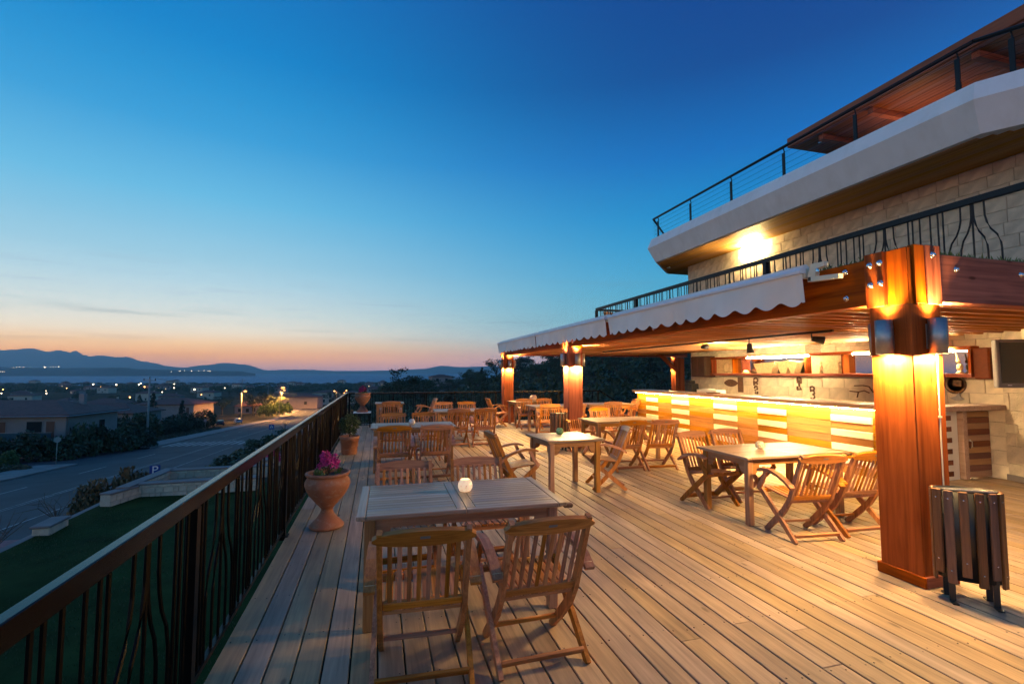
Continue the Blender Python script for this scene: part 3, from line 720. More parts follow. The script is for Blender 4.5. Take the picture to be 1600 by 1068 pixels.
a1 = awning('cream scalloped awning nearest the big pillar, with a wall bracket at its end', 3.62, 7.64)
awning('cream scalloped awning between the other two awnings, above the middle pillar', 7.74, 11.66)
awning('short cream scalloped awning at the far corner of the pergola', 11.72, 15.70)
# end gear bracket of the near awning
m = MB(); m.prism([(0, -.17), (0, -.11), (-.24, -.13), (-.24, -.06), (-.12, .05), (-.05, .07), (.03, .05), (.03, -.12)], -.02, .03, 0)
m = MB(); m.prism([(-.34, -.13), (-.34, -.09), (-.10, -.07), (-.11, .0), (-.2, .01), (-.2, .05), (-.06, .055), (-.02, -.05), (-.02, -.11)], -.03, .02, 0)
m.build('end_bracket', CREAMP, a1)
MB().lathe([(.016, -.02), (.02, -.01), (.012, 0), (.02, .012), (.0, .02)], 12, (-.03, -.13, -.02)).build('crank_eye', CHROME, a1)
boxo('bracket_hole', (-.033, -.04, -.085), (.006, .025, .035), BLACK, a1)

# ================================================================== THE BUILDING
bld = thing('restaurant_building', 'pale stone restaurant building with white curved balcony and red timber roof', 'building', (0, 0, 0))
def stone_wall(name, plane, a0, a1, z0, z1, row_h, parent, thick=.25, org=(0, 0), ang=0.0, seed=1, holes=(), mat=None):
    """a wall with its mortar core and proud, uneven blocks; PLANE 'x': runs along y at x=a fixed value (org[0])"""
    rng = random.Random(seed)
    w = MB().box((thick / 2 + .012, (a0 + a1) / 2, (z0 + z1) / 2), (thick, a1 - a0, z1 - z0)).build(name, MORTAR, parent, (org[0], org[1], 0), (0, 0, ang))
    n = max(1, round((z1 - z0) / row_h)); rh = (z1 - z0) / n
    for r in range(n):
        a = a0 - rng.uniform(0, .4)
        while a < a1:
            ln = rng.choice((.32, .38, .44, .52)); b0, b1 = max(a, a0), min(a + ln, a1)
            zc = z0 + rh * (r + .5)
            if b1 - b0 > .06 and not any(h0 < (b0 + b1) / 2 < h1 and g0 < zc < g1 for h0, h1, g0, g1 in holes):
                q = rng.uniform(-.004, .004)
                boxo('stone_block', (.008 + q, (b0 + b1) / 2, zc), (.03, round(b1 - b0 - .006, 2), round(rh - .006, 3)), mat or STONE, w, (rng.uniform(-.004, .004), 0, rng.uniform(-.006, .006)), .004)
            a += ln
    return w
stone_wall('upper_wall', 'x', -1.0, 14.47, 2.66, 5.40, .235, bld, org=(10.5, 0), seed=2)
boxo('end_wall', (12.5, 14.35, 4.0), (3.4, .24, 2.76), STONE, bld)
stone_wall('bar_wall', 'x', 5.15, 12.92, 0.0, 2.42, .22, bld, mat=STONEW, org=(9.4, 0), seed=3, holes=((5.6, 11.6, 1.64, 2.02),))
side = stone_wall('side_wall', 'x', -6.0, 0.0, 0.0, 2.42, .27, bld, org=(9.40, 5.18), ang=R(-17.4), seed=4)
boxo('pipe_casing', (-.05, -.52, 1.52), (.12, .16, 1.80), CREAMP, side, None, .005)
boxo('junction_box', (-.03, -.12, .80), (.05, .16, .13), CREAMP, side, None, .006)
boxo('skirting', (-.016, -3.0, .05), (.02, 6.0, .09), PAVE, side)
# balcony with chamfered corners, its edge folded at mid height
edge = [(11.4, 1.6), (9.08, 5.08), (9.08, 14.26), (10.47, 15.74), (14.5, 15.9)]
def offset(poly, d):
    out = []
    for i, p in enumerate(poly):
        ns = []
        for a, b in ((i - 1, i), (i, i + 1)):
            if 0 <= a and b < len(poly):
                v = (Vector(poly[b]) - Vector(poly[a])).normalized(); ns.append(Vector((-v.y, v.x)))
        nn = sum(ns, Vector((0, 0))).normalized(); k = d / max(.3, nn.dot(ns[0])); q = Vector(p) + nn * k; out.append((q.x, q.y))
    return out
m = MB()
rings = []
for d, z in ((-.30, 5.405), (-.06, 5.395), (0, 5.40), (.25, 5.88), (.12, 6.2), (-.1, 6.2)):
    rings.append([m.bm.verts.new((x, y, z)) for x, y in offset(edge, d)])
for a, b in zip(rings, rings[1:]):
    for i in range(len(edge) - 1): m.bm.faces.new((a[i], a[i + 1], b[i + 1], b[i]))
bmesh.ops.recalc_face_normals(m.bm, faces=m.bm.faces)
m.build('balcony_edge', RENDERW, bld)
MB().prism([(x, y) for x, y in offset(edge, -.15)] + [(14.5, 1.6)], 5.44, 6.1, 2).build('balcony_slab', RENDERW, bld)
x = 9.22
while x < 10.5:
    y0 = 5.08 - (x - 9.08) * 1.5 + .32; y1 = 14.26 + (x - 9.08) * 1.065 - .12
    boxo('soffit_board', (x, (y0 + y1) / 2, 5.395), (.098, round(y1 - y0, 2), .02), SOFFIT, bld, None, .006); x += .104
while x < 14.2:
    boxo('soffit_board', (x, 15.12, 5.395), (.098, 1.25, .02), SOFFIT, bld, None, .006); x += .104
MB().lathe([(0, 0), (.07, 0), (.07, .03), (0, .03)], 16, (9.9, 14.75, 5.36)).build('spot_ring', CHROME, bld)
# roof of the top floor
MB().box((14.2, 5.2, 8.44), (5.2, 11.9, .28), None, .01).build('roof', ROOFW, bld)
m = MB(); m.prism([(11.65, 8.58), (16.7, 8.58), (16.7, 11.0)], -.7, 11.1, 1); m.build('roof_slope', TILE, bld)
x = 11.72
while x < 14.6:
    boxo('roof_soffit_board', (x, 5.2, 8.288), (.135, 11.7, .022), ROOFW, bld, None, .006); x += .14
for y in (2.2, 4.4, 6.6, 8.8, 10.2):
    boxo('roof_beam', (13.0, y, 8.2), (2.4, .14, .15), CEDAR[0], bld)
boxo('top_floor_wall', (14.6, 5.0, 7.2), (.2, 11.6, 2.1), RENDERW, bld)
o = MB().lathe([(0, 0), (.05, 0), (.05, .03), (0, .03)], 14, (0, 0, 0)).build('downlight', CHROME, bld, (12.15, 10.55, 8.25))
lamp('roof_light', 'SPOT', (12.7, 8.35, 6.9), 70, (1, .55, .2), bld, (R(180), 0, 0), .1, R(115), .9)
# bulkhead lamp below the balcony
t = thing('bulkhead_lamp', 'glaring oblong lamp on the stone wall under the balcony', 'lamp', (10.36, 11.35, 5.24))
MB().box((0, 0, 0), (.10, .80, .17), None, .04).build('lamp_glass', WALLLAMP, t); boxo('lamp_back', (.09, 0, 0), (.09, .6, .1), ALU, t)
# upper terrace railings
t = thing('terrace_railing', 'dark iron railing with bellied bars along the terrace above the pergola', 'railing', (0, 0, 0))
railing(t, 'y', 6.62, 2.95, 13.80, 2.66, 3.68, [6.91, 11.36, 13.78], (.06, .075), .0095, .075, IRONBLUE, IRONBLUE, 3.47)
railing(t, 'x', 13.82, 6.66, 10.45, 2.66, 3.66, [8.6], (.06, .06), .0095, .06, IRONBLUE, IRONBLUE)
t = thing('balcony_railing', 'dark steel railing with wire cables on the white balcony', 'railing', (0, 0, 0))
top_e = offset(edge, .05)
hp = [(x, y, 6.9) for x, y in [(top_e[0][0], top_e[0][1])] + top_e[1:4]]
for a, b in zip(hp, hp[1:]): MB().tube([a, b], .035, 10).build('handrail', IRONBLUE, t)
for y in (4.72, 5.3, 7.05, 8.79, 10.52, 12.26, 14.0):
    xx = top_e[1][0] if y > 5.05 else top_e[1][0] + (5.05 - y) * .667
    MB().box((0, 0, 0), (.025, .07, .56)).build('post', IRONBLUE, t, (xx, y, 6.47))
    MB().tube([(xx, y, 6.74), (xx + .03, y, 6.79), (xx, y, 6.87)], .016, 6).build('post_bracket', IRONBLUE, t)
for z in (6.34, 6.48, 6.62, 6.76):
    for a, b in zip(hp, hp[1:]): MB().tube([(a[0], a[1], z), (b[0], b[1], z)], .0035, 4, False).build('wire_cable', IRONBLUE, t)

# ================================================================== THE BAR
bar = thing('bar_counter', 'long bar counter lit from under its top, fronted with orange and white boards', 'bar', (7.5, 5.6, 0))
bo = Vector((7.5, 5.6, 0))
def rb(p): return tuple(Vector(p) - bo)
MB().box((0, 0, 0), (.40, 7.30, 1.05)).build('carcass', plain('bar_carcass', (.07, .04, .025), .7), bar, rb((7.73, 9.27, .527)))
MB().box((0, 0, 0), (.66, 7.46, .075), None, .006).build('counter_top', COUNTER, bar, rb((7.71, 9.27, 1.112)))
MB().box((0, 0, 0), (1.72, .48, .075), None, .006).build('counter_top', COUNTER, bar, rb((8.90, 5.38, 1.112)))
cols = [(12.90, 12.36, 0), (12.36, 11.74, 1), (11.74, 11.14, 0), (11.14, 10.44, 1), (10.44, 9.51, 0), (9.51, 8.76, 1), (8.76, 8.17, 0), (8.17, 7.45, 1), (7.45, 6.52, 0), (6.52, 5.80, 1), (5.80, 5.62, 0)]
cols[0] = (12.90, 12.36, 1); cols[1] = (12.36, 11.74, 0); cols[2] = (11.74, 11.14, 1); cols[3] = (11.14, 10.44, 0)
cols = [(12.90, 12.40, 0), (12.40, 11.80, 1), (11.80, 11.15, 0), (11.15, 10.42, 1), (10.42, 9.51, 0), (9.51, 8.76, 1), (8.76, 8.17, 0), (8.17, 7.45, 1), (7.45, 6.52, 0), (6.52, 5.80, 1), (5.80, 5.62, 0)]
for a, b, white in cols:
    for r in range(9):
        isw = white and r % 2 == 1
        z = 1.066 - .118 * (r + .5)
        boxo('white_panel' if isw else 'front_board', rb((7.512 - (.012 if isw else 0), (a + b) / 2, z)), (.03, a - b - .006, .111), BARWHITE if isw else BARW, bar, None, .003)
boxo('light_strip', rb((7.425, 9.27, 1.071)), (.022, 7.2, .006), LED, bar)
# return with the gate
boxo('return_panel', rb((8.52, 5.42, .53)), (.36, .05, 1.05), BARWHITE, bar)
for r in range(6): boxo('inlay', rb((8.50, 5.392, .10 + r * .17)), (.12, .012, .075), GATED, bar)
boxo('gate_post', rb((8.78, 5.38, .54)), (.09, .09, 1.06), COUNTER, bar)
gt = MB().box((0, 0, 0), (.54, .03, 1.03)).build('gate', plain('gate_back', (.05, .03, .02), .7), bar, rb((9.10, 5.40, .545)))
for r in range(11):
    boxo('gate_board', (0, -.025, .455 - r * .0925), (.53, .022, .089), GATEL if r % 2 == 0 else GATED, gt, None, .003)
MB().tube([(-.22, -.05, .06), (-.22, -.08, .04), (-.22, -.08, -.04), (-.22, -.05, -.06)], .008, 6).build('handle', CHROME, gt)
# shelf with mirrors along the back wall
sh = thing('back_shelf', 'orange wooden shelf with mirrors and niches on the stone wall behind the bar', 'shelf', (9.3, 8.5, 1.6))
so = Vector((9.3, 8.5, 1.6))
def rs(p): return tuple(Vector(p) - so)
boxo('shelf_board', rs((9.29, 8.6, 1.605)), (.24, 6.3, .06), CEDAR[1], sh, None, .005)
boxo('top_board', rs((9.30, 8.6, 2.055)), (.21, 6.3, .055), CEDAR[1], sh, None, .005)
for y in (11.73, 10.88, 8.60, 7.70, 5.49): boxo('upright', rs((9.31, y, 1.83)), (.19, .04, .39), CEDAR[2], sh)
for a, b in ((11.71, 11.0), (8.58, 7.72)): boxo('niche_back', rs((9.385, (a + b) / 2, 1.83)), (.02, a - b, .39), PALEW, sh)
boxo('niche_back', rs((9.385, 10.58, 1.83)), (.02, .30, .39), CEDAR[2], sh)
for a, b in ((10.98, 10.75), (10.42, 8.62), (7.68, 5.51)): boxo('mirror', rs((9.388, (a + b) / 2, 1.83)), (.02, a - b, .39), GLASSD, sh)
boxo('dark_panel', rs((9.33, 5.36, 1.80)), (.16, .22, .50), GATED, sh, None, .02)
for i, (a, b) in enumerate(((10.30, 8.48), (7.43, 5.70))):
    t = thing('tube_lamp', ('glaring tube lamp under the shelf top above the baskets', 'tube lamp under the shelf top, partly hidden by the big pillar')[i], 'lamp', (9.18, (a + b) / 2, 2.028), 0, 'tube lamps under the back shelf')
    MB().tube([(0, -(a - b) / 2, 0), (0, (a - b) / 2, 0)], .018, 10).build('tube', TUBE, t); boxo('holder', (.014, 0, .0), (.004, a - b + .06, .03), ALU, t)
# track lights
tr = thing('track_light', 'black ceiling track with three spotlights under the pergola joists', 'track light', (6.2, 8.9, 2.245))
boxo('track', (0, 0, 0), (.035, 7.2, .03), BLACK, tr)
for y, tilt, yaw in ((-3.25, R(78), R(-35)), (-2.0, R(8), R(0)), (-.75, R(98), R(24)), ):
    MB().tube([(0, y, -.01), (0, y, -.09)], .01, 6).build('stem', BLACK, tr)
    hd = MB().tube([(0, 0, .0), (0, 0, -.05), (0, 0, -.16)], [.035, .045, .062], 14).build('spot_head', BLACK, tr, (0, y, -.09), (0, -tilt, yaw))
    lamp('spot_light', 'SPOT', (0, 0, -.165), 1300 if yaw >= 0 else 520, (1, .70, .34), hd, (0, 0, 0), .04, R(95), .8)
# things on the shelf and wall
def put(name, label, cat, bm, mat, loc, rot=None, group=None):
    o = bm.build(name, mat, None, loc, rot); return tag(o, label, cat, group)
bk = MB()
bk.prism([(-.34, .28), (.34, .24), (.22, 0), (-.22, 0)], -.09, .09, 0)
put('wooden_tray', 'long flared pale wooden trough on the shelf under the glaring tube lamp', 'tray', bk, PALEW, (9.24, 9.72, 1.636))
put('wooden_tray', 'second flared wooden trough with V shaped sides, right of the long one', 'tray', MB().prism([(-.30, .26), (-.02, .30), (.32, .26), (.20, 0), (.05, 0), (-.02, .16), (-.10, 0), (-.18, 0)], -.09, .09, 0), PALEW, (9.24, 9.02, 1.636))
put('wall_plate', 'round pale plate leaning in the lit niche beside the brown cabinet', 'plate', MB().lathe([(0, 0), (.07, 0), (.15, .02), (.155, .028), (.07, .012), (0, .012)], 28), PALEW, (9.34, 11.24, 1.80), (0, R(-80), 0))
put('vase', 'slim tapering vase at the edge of the lit niche', 'vase', MB().lathe([(.05, 0), (.055, .05), (.03, .2), (.022, .3), (.03, .34), (0, .34)], 18), PALEW, (9.27, 10.95, 1.636))
put('small_bowl', 'small upturned pale bowl on the shelf left of the troughs', 'bowl', MB().lathe([(.09, 0), (.08, .05), (.04, .085), (0, .09)], 20), PALEW, (9.26, 10.45, 1.636))
for i, (y, lb) in enumerate(((8.28, 'left hanging figurine in the wooden shelf niche'), (7.84, 'right hanging figurine in the wooden shelf niche'))):
    put('figurine', lb, 'figurine', MB().ball((0, 0, .12), .045, 2, (.7, 1, 1.5)).ball((0, 0, .22), .03, 2).tube([(0, 0, .24), (0, 0, .385)], .003, 4).lathe([(.05, 0), (.045, .015), (.02, .06), (0, .08)], 12), PALEW, (9.30, y, 1.636), None, 'figurines in the shelf niche')
put('figurine', 'brown and white figurine before the mirror right of the big pillar', 'figurine', MB().ball((0, 0, .1), .05, 2, (.7, 1, 1.4)).ball((0, .02, .2), .035, 2).tube([(0, .02, .22), (0, .05, .34)], [.02, .004], 6).lathe([(.06, 0), (.04, .03), (0, .06)], 12), PALEW, (9.27, 5.66, 1.636))
put('cabinet', 'dark brown wall cabinet at the left end of the back shelf', 'cabinet', MB().box((0, 0, 0), (.34, .62, .60), None, .008).box((-.18, -.14, 0), (.02, .30, .56)).box((-.18, .16, 0), (.02, .28, .56)), plain('dark_cabinet', (.07, .035, .02), .5), (9.22, 12.10, 1.83))
fish = MB().prism([(-.26 + .52 * q / 12, .10 * math.sin(math.pi * q / 12) ** .7) for q in range(13)] + [(.26 - .52 * q / 12, -.10 * math.sin(math.pi * q / 12) ** .7) for q in range(1, 12)], -.012, .012, 0)
fish.prism([(-.24, 0), (-.34, .08), (-.34, -.08)], -.010, .010, 0)
put('wooden_fish', 'carved brown wooden fish on the wall below the shelf niche', 'carving', fish, CARVED, (9.355, 11.13, 1.37))
put('carved_board', 'upright carved brown board on the wall right of the wooden fish', 'carving', MB().box((0, 0, 0), (.03, .19, .40), None, .01).box((-.018, 0, .1), (.01, .12, .14)).box((-.018, 0, -.1), (.01, .12, .14)), CARVED, (9.36, 10.77, 1.33))
def glyphs(path_list, r=.018):
    m = MB()
    for p in path_list: m.tube([(0, -a, b) for a, b in p], r, 6)
    return m
def arc(cx, cz, rx, rz, a0, a1, n=9): return [(cx + rx * math.cos(R(a0 + (a1 - a0) * i / n)), cz + rz * math.sin(R(a0 + (a1 - a0) * i / n))) for i in range(n + 1)]
put('carved_sign', 'tall carved wooden glyphs on the wall, a ringed P above a twisted foot', 'carving', glyphs([arc(0, .14, .07, .055, 0, 360), [(-.07, .12), (-.07, .03)], arc(0, .02, .065, .05, 20, 200), arc(0, -.06, .05, .045, -60, 200), [(-.03, -.1), (-.03, -.2), (.05, -.2)], [(.05, -.2), (.05, -.15)]], .02), CARVED, (9.37, 10.24, 1.32))
put('carved_sign', 'carved wooden figures on the wall, a round R above a 2', 'carving', glyphs([arc(0, .10, .05, .05, 0, 360), [(.05, .12), (.05, .0)], [(-.05, .1), (-.04, .01)], [(0, .05), (0, -.04)], [(0, -.04), (.05, -.13), (-.055, -.14)], [(-.05, -.06), (-.055, -.14)]], .021), CARVED, (9.37, 8.92, 1.40))
put('carved_sign', 'carved wooden figures on the wall, an open O above a 3', 'carving', glyphs([arc(0, .09, .055, .045, 0, 360), arc(.0, -.0, .055, .045, 150, -80), arc(.0, -.09, .055, .05, 80, -140)], .019), CARVED, (9.37, 8.58, 1.21))
put('driftwood', 'twisted driftwood on a stand before the wall, half hidden by the big pillar', 'ornament', glyphs([[(.28, -.03), (.2, .08), (.08, .10), (-.1, .09)], [(.2, -.04), (.1, .0), (-.02, -.03), (-.2, -.02)], [(-.02, -.03), (-.05, -.14)]], .012), CARVED, (9.2, 7.35, 1.30))
put('oval_plaque', 'oval picture plaque with gold rim on the wall right of the big pillar', 'plaque', MB().lathe([(0, 0), (.12, 0), (.15, .012), (.16, .02), (.16, .0)], 28).box((.03, .02, .012), (.12, .10, .012)), plain('plaque', (.16, .09, .04), .35, .2, .6, 14), (9.375, 5.80, 1.455), (R(90), R(0), R(-90)))
bpy.context.view_layer.update()
fish2 = MB().prism([(-.10 + .2 * q / 8, .035 * math.sin(math.pi * q / 8)) for q in range(9)] + [(.10 - .2 * q / 8, -.035 * math.sin(math.pi * q / 8)) for q in range(1, 8)], -.01, .01, 0)
fish2.prism([(.02, .03), (-.03, .10), (-.05, .03)], -.006, .006, 0)
put('metal_fish', 'small silvery fish on the wall above the end of the counter', 'ornament', fish2, STEEL, (9.36, 5.78, 1.22))
m = MB().box((0, 0, .14), (.26, .30, .28), None, .02).box((-.06, 0, .33), (.2, .24, .1), None, .02).tube([(-.15, -.08, .3), (-.19, -.08, .2)], .012, 6).tube([(-.15, .08, .3), (-.19, .08, .2)], .012, 6)
put('coffee_machine', 'dark coffee machine at the far end of the bar', 'machine', m, BLACK, (8.9, 12.2, 1.06))
m = MB().box((0, 0, .05), (.3, .8, .10), None, .01).box((0, .1, .115), (.2, .3, .02))
put('white_box', 'low pale box behind the far end of the counter', 'box', m, CREAM, (8.6, 11.0, 1.10))
put('serving_tray', 'round brown tray on the counter near its far end', 'tray', MB().lathe([(0, 0), (.15, 0), (.17, .025), (.16, .025), (.14, .01), (0, .01)], 24), CARVED, (7.85, 9.95, 1.151))
put('menu_folder', 'thin dark menu lying on the counter', 'menu', MB().box((0, 0, 0), (.15, .22, .012)), CARVED, (7.9, 8.3, 1.157), (0, 0, .3))
rng = random.Random(4); m = MB(); m.box((.02, 0, 0), (.03, .40, .38))
pc = m.build('pebble_panel', MORTAR, None, (9.37, 8.52, 2.28)); tag(pc, 'panel of round pebbles set in the wall above the shelf', 'panel')
pm = [MB().ball((0, 0, 0), .02, 1, (.5, 1.1, .8)).mesh('pebble', PEBBLE), MB().ball((0, 0, 0), .016, 1, (.5, 1, 1)).mesh('pebble', PEBBLE)]
for i in range(11):
    for j in range(10):
        link('pebble', pm[(i * 7 + j * 3) % 2], pc, (.003, -.18 + i * .036 + (.018 if j % 2 else 0) * .9, -.17 + j * .037), (rng.uniform(-.4, .4), 0, rng.uniform(-.2, .2)))
# television on the side wall
t = thing('television', 'wide dark flat screen television on a bracket at the right edge', 'television', (8.42, 4.27, 1.77), R(-19))
MB().box((0, 0, 0), (1.06, .07, .64), None, .012).build('case', TVGREY, t)
boxo('screen', (0, -.037, .012), (.96, .006, .54), SCREEN, t)
boxo('logo_plate', (-.38, -.037, -.285), (.05, .004, .012), SIGNW, t)
boxo('bracket', (.3, .16, -.02), (.08, .28, .12), BLACK, t); boxo('arm', (.1, .09, -.35), (.26, .05, .08), BLACK, t)

# ================================================================== FURNITURE
def chair():
    t = thing('folding_armchair', 'x', 'chair', (0, 0, 0), 0, 'slatted teak folding armchairs')
    ky = lambda s: (-.335 + s * (.335 - .145) / .455, .855 - s)           # along the back, s metres down from the top
    X, Y, Z = TEAK
    for sx in (-1, 1):
        x = sx * .226
        MB().ribbon([(-.335, .855), (-.24, .63), (-.145, .40), (-.06, .275), (.07, .145), (.225, .0)], [.04, .045, .05, .055, .055, .045], x - .014, x + .014).build('back_post', Z, t)
        x = sx * .258
        MB().ribbon([(.255, .425), (.17, .355), (.03, .235), (-.11, .12), (-.245, .0)], [.05, .055, .055, .052, .045], x - .013, x + .013).build('rear_leg', Z, t)
        x = sx * .276
        MB().ribbon([(-.245, .525), (-.17, .575), (-.06, .618), (.06, .640), (.17, .636), (.245, .615)], [.024, .028, .03, .03, .028, .02], x - .029, x + .029).build('armrest', Y, t)
        MB().ribbon([(.135, .622), (.185, .52), (.262, .415)], [.04, .042, .045], x - .0145, x + .0105).build('arm_support', Z, t)
        MB().tube([(sx * .241, -.215, .548), (sx * .30, -.215, .548)], .011, 8).build('pin', PALEW, t)
    # top rail: arched board following the rake of the back
    up = Vector((0, .335 - .145, -.455)).normalized() * -1; nrm = Vector((0, up.z, -up.y)); base = Vector((0, -.325, .825))
    m = MB(); n = 14; P = []
    for s in (-.017, .013):
        a, b = [], []
        for i in range(n + 1):
            u = -1 + 2 * i / n; x = u * .262; top = .052 - .040 * abs(u) ** 2.2 - (.016 if abs(u) > .97 else 0); bot = -.030 - .010 * (1 - u * u) + (.012 if abs(u) > .97 else 0)
            bow = nrm * (-.018 * (1 - u * u) + s)
            a.append(m.bm.verts.new(base + Vector((x, 0, 0)) + up * top + bow)); b.append(m.bm.verts.new(base + Vector((x, 0, 0)) + up * bot + bow))
        P.append((a, b))
    (a0, b0), (a1, b1) = P
    for i in range(n):
        for q in ((a0[i], a0[i + 1], b0[i + 1], b0[i]), (a1[i], b1[i], b1[i + 1], a1[i + 1]), (a0[i], a1[i], a1[i + 1], a0[i + 1]), (b0[i], b0[i + 1], b1[i + 1], b1[i])): m.bm.faces.new(q)
    m.bm.faces.new((a0[0], b0[0], b1[0], a1[0])); m.bm.faces.new((a0[n], a1[n], b1[n], b0[n]))
    bmesh.ops.recalc_face_normals(m.bm, faces=m.bm.faces)
    top_rail = m.build('top_rail', X, t)
    ang = math.atan2(up.y, up.z)
    boxo('maker_plate', tuple(base + nrm * -.0355 + up * .014), (.05, .003, .014), TVGREY, top_rail, (-ang, 0, 0))
    boxo('lower_rail', (0, -.150, .415), (.424, .026, .048), X, t, (-ang, 0, 0), .004)
    p0 = Vector((0, -.160, .435)); p1 = base - up * .025
    ln = (p1 - p0).length
    for i in range(8):
        x = -.175 + .05 * i
        boxo('back_slat', (x, (p0.y + p1.y) / 2 - .006 * (1 - (x / .2) ** 2), (p0.z + p1.z) / 2), (.024, .013, ln), Z, t, (-ang, 0, 0), .003)
    for i in range(8):
        boxo('seat_slat', (-.182 + .052 * i, .055, .408), (.043, .41, .016), Y, t, (R(5.5), 0, 0), .003)
    boxo('seat_rail', (0, .235, .405), (.486, .03, .035), X, t); boxo('seat_rail', (0, -.115, .372), (.42, .03, .03), X, t)
    boxo('rear_stretcher', (0, -.205, .062), (.49, .02, .05), X, t, (R(40), 0, 0), .003)
    boxo('front_stretcher', (0, .125, .105), (.425, .024, .024), X, t, None, .003)
    return t
ch0 = chair()
seats = [
    # x, y, heading, label
    (.265, 2.86, -3, 'front left teak armchair with its back to the camera, at the nearest table'),
    (.915, 2.855, 2, 'front right teak armchair with its back to the camera, at the nearest table'),
    (.25, 4.10, 181, 'pale topped teak armchair behind the nearest table, on its railing side'),
    (.885, 4.12, 178, 'pale topped teak armchair behind the nearest table, on its pergola side'),
    (1.80, 6.38, -86, 'teak armchair in profile facing the square table from the railing side'),
    (3.22, 6.50, 78, 'teak armchair with pale seat back facing the square table from the bar side'),
    (.26, 7.78, 0, 'left of two armchairs with backs to camera at the second table along the railing'),
    (.885, 7.76, 0, 'right of two armchairs with backs to camera at the second table along the railing'),
    (.30, 9.42, 180, 'left armchair on the far side of the second table along the railing'),
    (.92, 9.40, 182, 'right armchair on the far side of the second table along the railing'),
    (.38, 14.12, 0, 'armchair with its back to camera at the farthest table beside the urn'),
    (1.42, 15.05, 94, 'armchair in profile turned towards the farthest table beside the urn'),
    (1.73, 10.92, 3, 'left near armchair with back to camera at the table in mid deck'),
    (2.36, 10.86, -4, 'right near armchair with back to camera at the table in mid deck'),
    (1.72, 12.72, 180, 'left far armchair facing the camera at the table in mid deck'),
    (2.36, 12.74, 180, 'right far armchair facing the camera at the table in mid deck'),
    (3.62, 14.62, -88, 'armchair in profile at the small table by the farthest pillar'),
    (4.28, 11.82, -12, 'armchair on the near side of the table behind the slatted bin'),
    (4.92, 11.75, 0, 'armchair behind the middle pillar, near side of the table behind the bin'),
    (4.28, 13.66, 180, 'lit armchair facing camera left of the middle pillar, far side of its table'),
    (4.92, 13.66, 180, 'second lit armchair facing camera, far side of the table behind the bin'),
    (4.12, 7.55, 0, 'left of two armchairs with backs to camera at the table before the bar end'),
    (4.72, 7.50, -5, 'right of two armchairs with backs to camera at the table before the bar end'),
    (4.16, 9.66, 180, 'left lit armchair facing camera across the table before the bar end'),
    (4.80, 9.62, 178, 'right lit armchair facing camera across the table before the bar end'),
    (7.15, 12.95, 85, 'armchair turned sideways against the far end of the bar front'),
    (6.25, 12.25, -10, 'armchair with back to camera at the table beyond the bar end'),
    (4.10, 5.30, 183, 'left far armchair at the table in front of the lit bar'),
    (4.70, 5.42, 179, 'right far armchair at the table in front of the lit bar'),
    (4.20, 4.04, -7, 'near armchair with back to camera at the table in front of the lit bar'),
    (4.84, 4.06, -3, 'near armchair partly hidden by the big pillar at the table in front of the bar'),
]
for i, (x, y, a, lb) in enumerate(seats):
    o = ch0 if i == 0 else copy_tree(ch0)
    place(o, (x, y, 0), R(a), lb)
for x, y, a, lb in ((7.05, 11.4, 150, 'chair back showing over the awning on the terrace above, nearer one'), (6.98, 13.1, 200, 'chair back showing over the awning on the terrace above, farther one')):
    place(copy_tree(ch0), (x, y, 2.66), R(a), lb)

def table(w, d, halves):
    """teak table W x D: framed top of narrow slats, apron with curved corner braces, four square legs"""
    t = thing('teak_table', 'x', 'table', (0, 0, 0), 0, 'teak tables on the deck')
    X, Y, Z = TABLE; zt = .74; th = .026
    top = MB().box((0, 0, zt - th - .006), (w - .06, d - .06, .012)).build('top_board', X, t)
    for s in (-1, 1):
        boxo('edge_board', (s * (w / 2 - .03), 0, zt - th / 2), (.058, d, th), Y, top, None, .004)
        for h in range(halves):
            x0 = -w / 2 + .061 + h * (w - .122) / halves; x1 = -w / 2 + .061 + (h + 1) * (w - .122) / halves
            boxo('edge_board', ((x0 + x1) / 2, s * (d / 2 - .024), zt - th / 2), (x1 - x0 - .003, .046, th), X, top, None, .004)
    inner0, inner1 = -w / 2 + .0605, w / 2 - .0605
    segs = [(inner0, inner1)]
    if halves == 2:
        for s in (-1, 1): boxo('centre_board', (s * .0325, 0, zt - th / 2), (.062, d - .096, th), Y, top, None, .003)
        segs = [(inner0, -.065), (.065, inner1)]
    n = max(6, round((d - .096) / .062)); sw = (d - .096) / n
    for a, b in segs:
        for i in range(n):
            boxo('slat', ((a + b) / 2, -d / 2 + .048 + sw * (i + .5), zt - th / 2 - .001), (b - a - .003, sw - .003, th), X, top, None, .002)
    for sx in (-1, 1):
        for sy in (-1, 1):
            boxo('leg', (sx * (w / 2 - .085), sy * (d / 2 - .085), (zt - th - .014) / 2), (.068, .068, zt - th - .014), TLEG[2], t, None, .006)
    za, zb = zt - th - .013, zt - th - .075
    def brace(L, fixed, axis):
        m = MB()
        pts = [(-L / 2, za), (L / 2, za), (L / 2, zb - .10)] + [(L / 2 - .012 - .085 * math.sin(R(a)), zb - .10 + .10 * (1 - math.cos(R(a)))) for a in (15, 35, 55, 75, 90)]
        pts += [(-p, z) for p, z in reversed(pts[3:])] + [(-L / 2, zb - .10)]
        m.prism(pts, fixed - .011, fixed + .011, 1 if axis == 'x' else 0)
        return m
    for s in (-1, 1):
        brace(w - .24, s * (d / 2 - .085), 'x').build('apron', TLEG[0], t)
        brace(d - .24, s * (w / 2 - .085), 'y').build('apron', TLEG[1], t)
    return t
tb0 = table(1.42, .86, 2); sq0 = table(.86, .86, 1)
o = place(tb0, (.60, 3.66, 0), R(-1), 'nearest grey topped teak table with a glowing candle globe on its middle seam')
sl = boxo('slide_rail', (.725, -.40, .712), (.07, .05, .028), CARVED, tb0, None, .008)
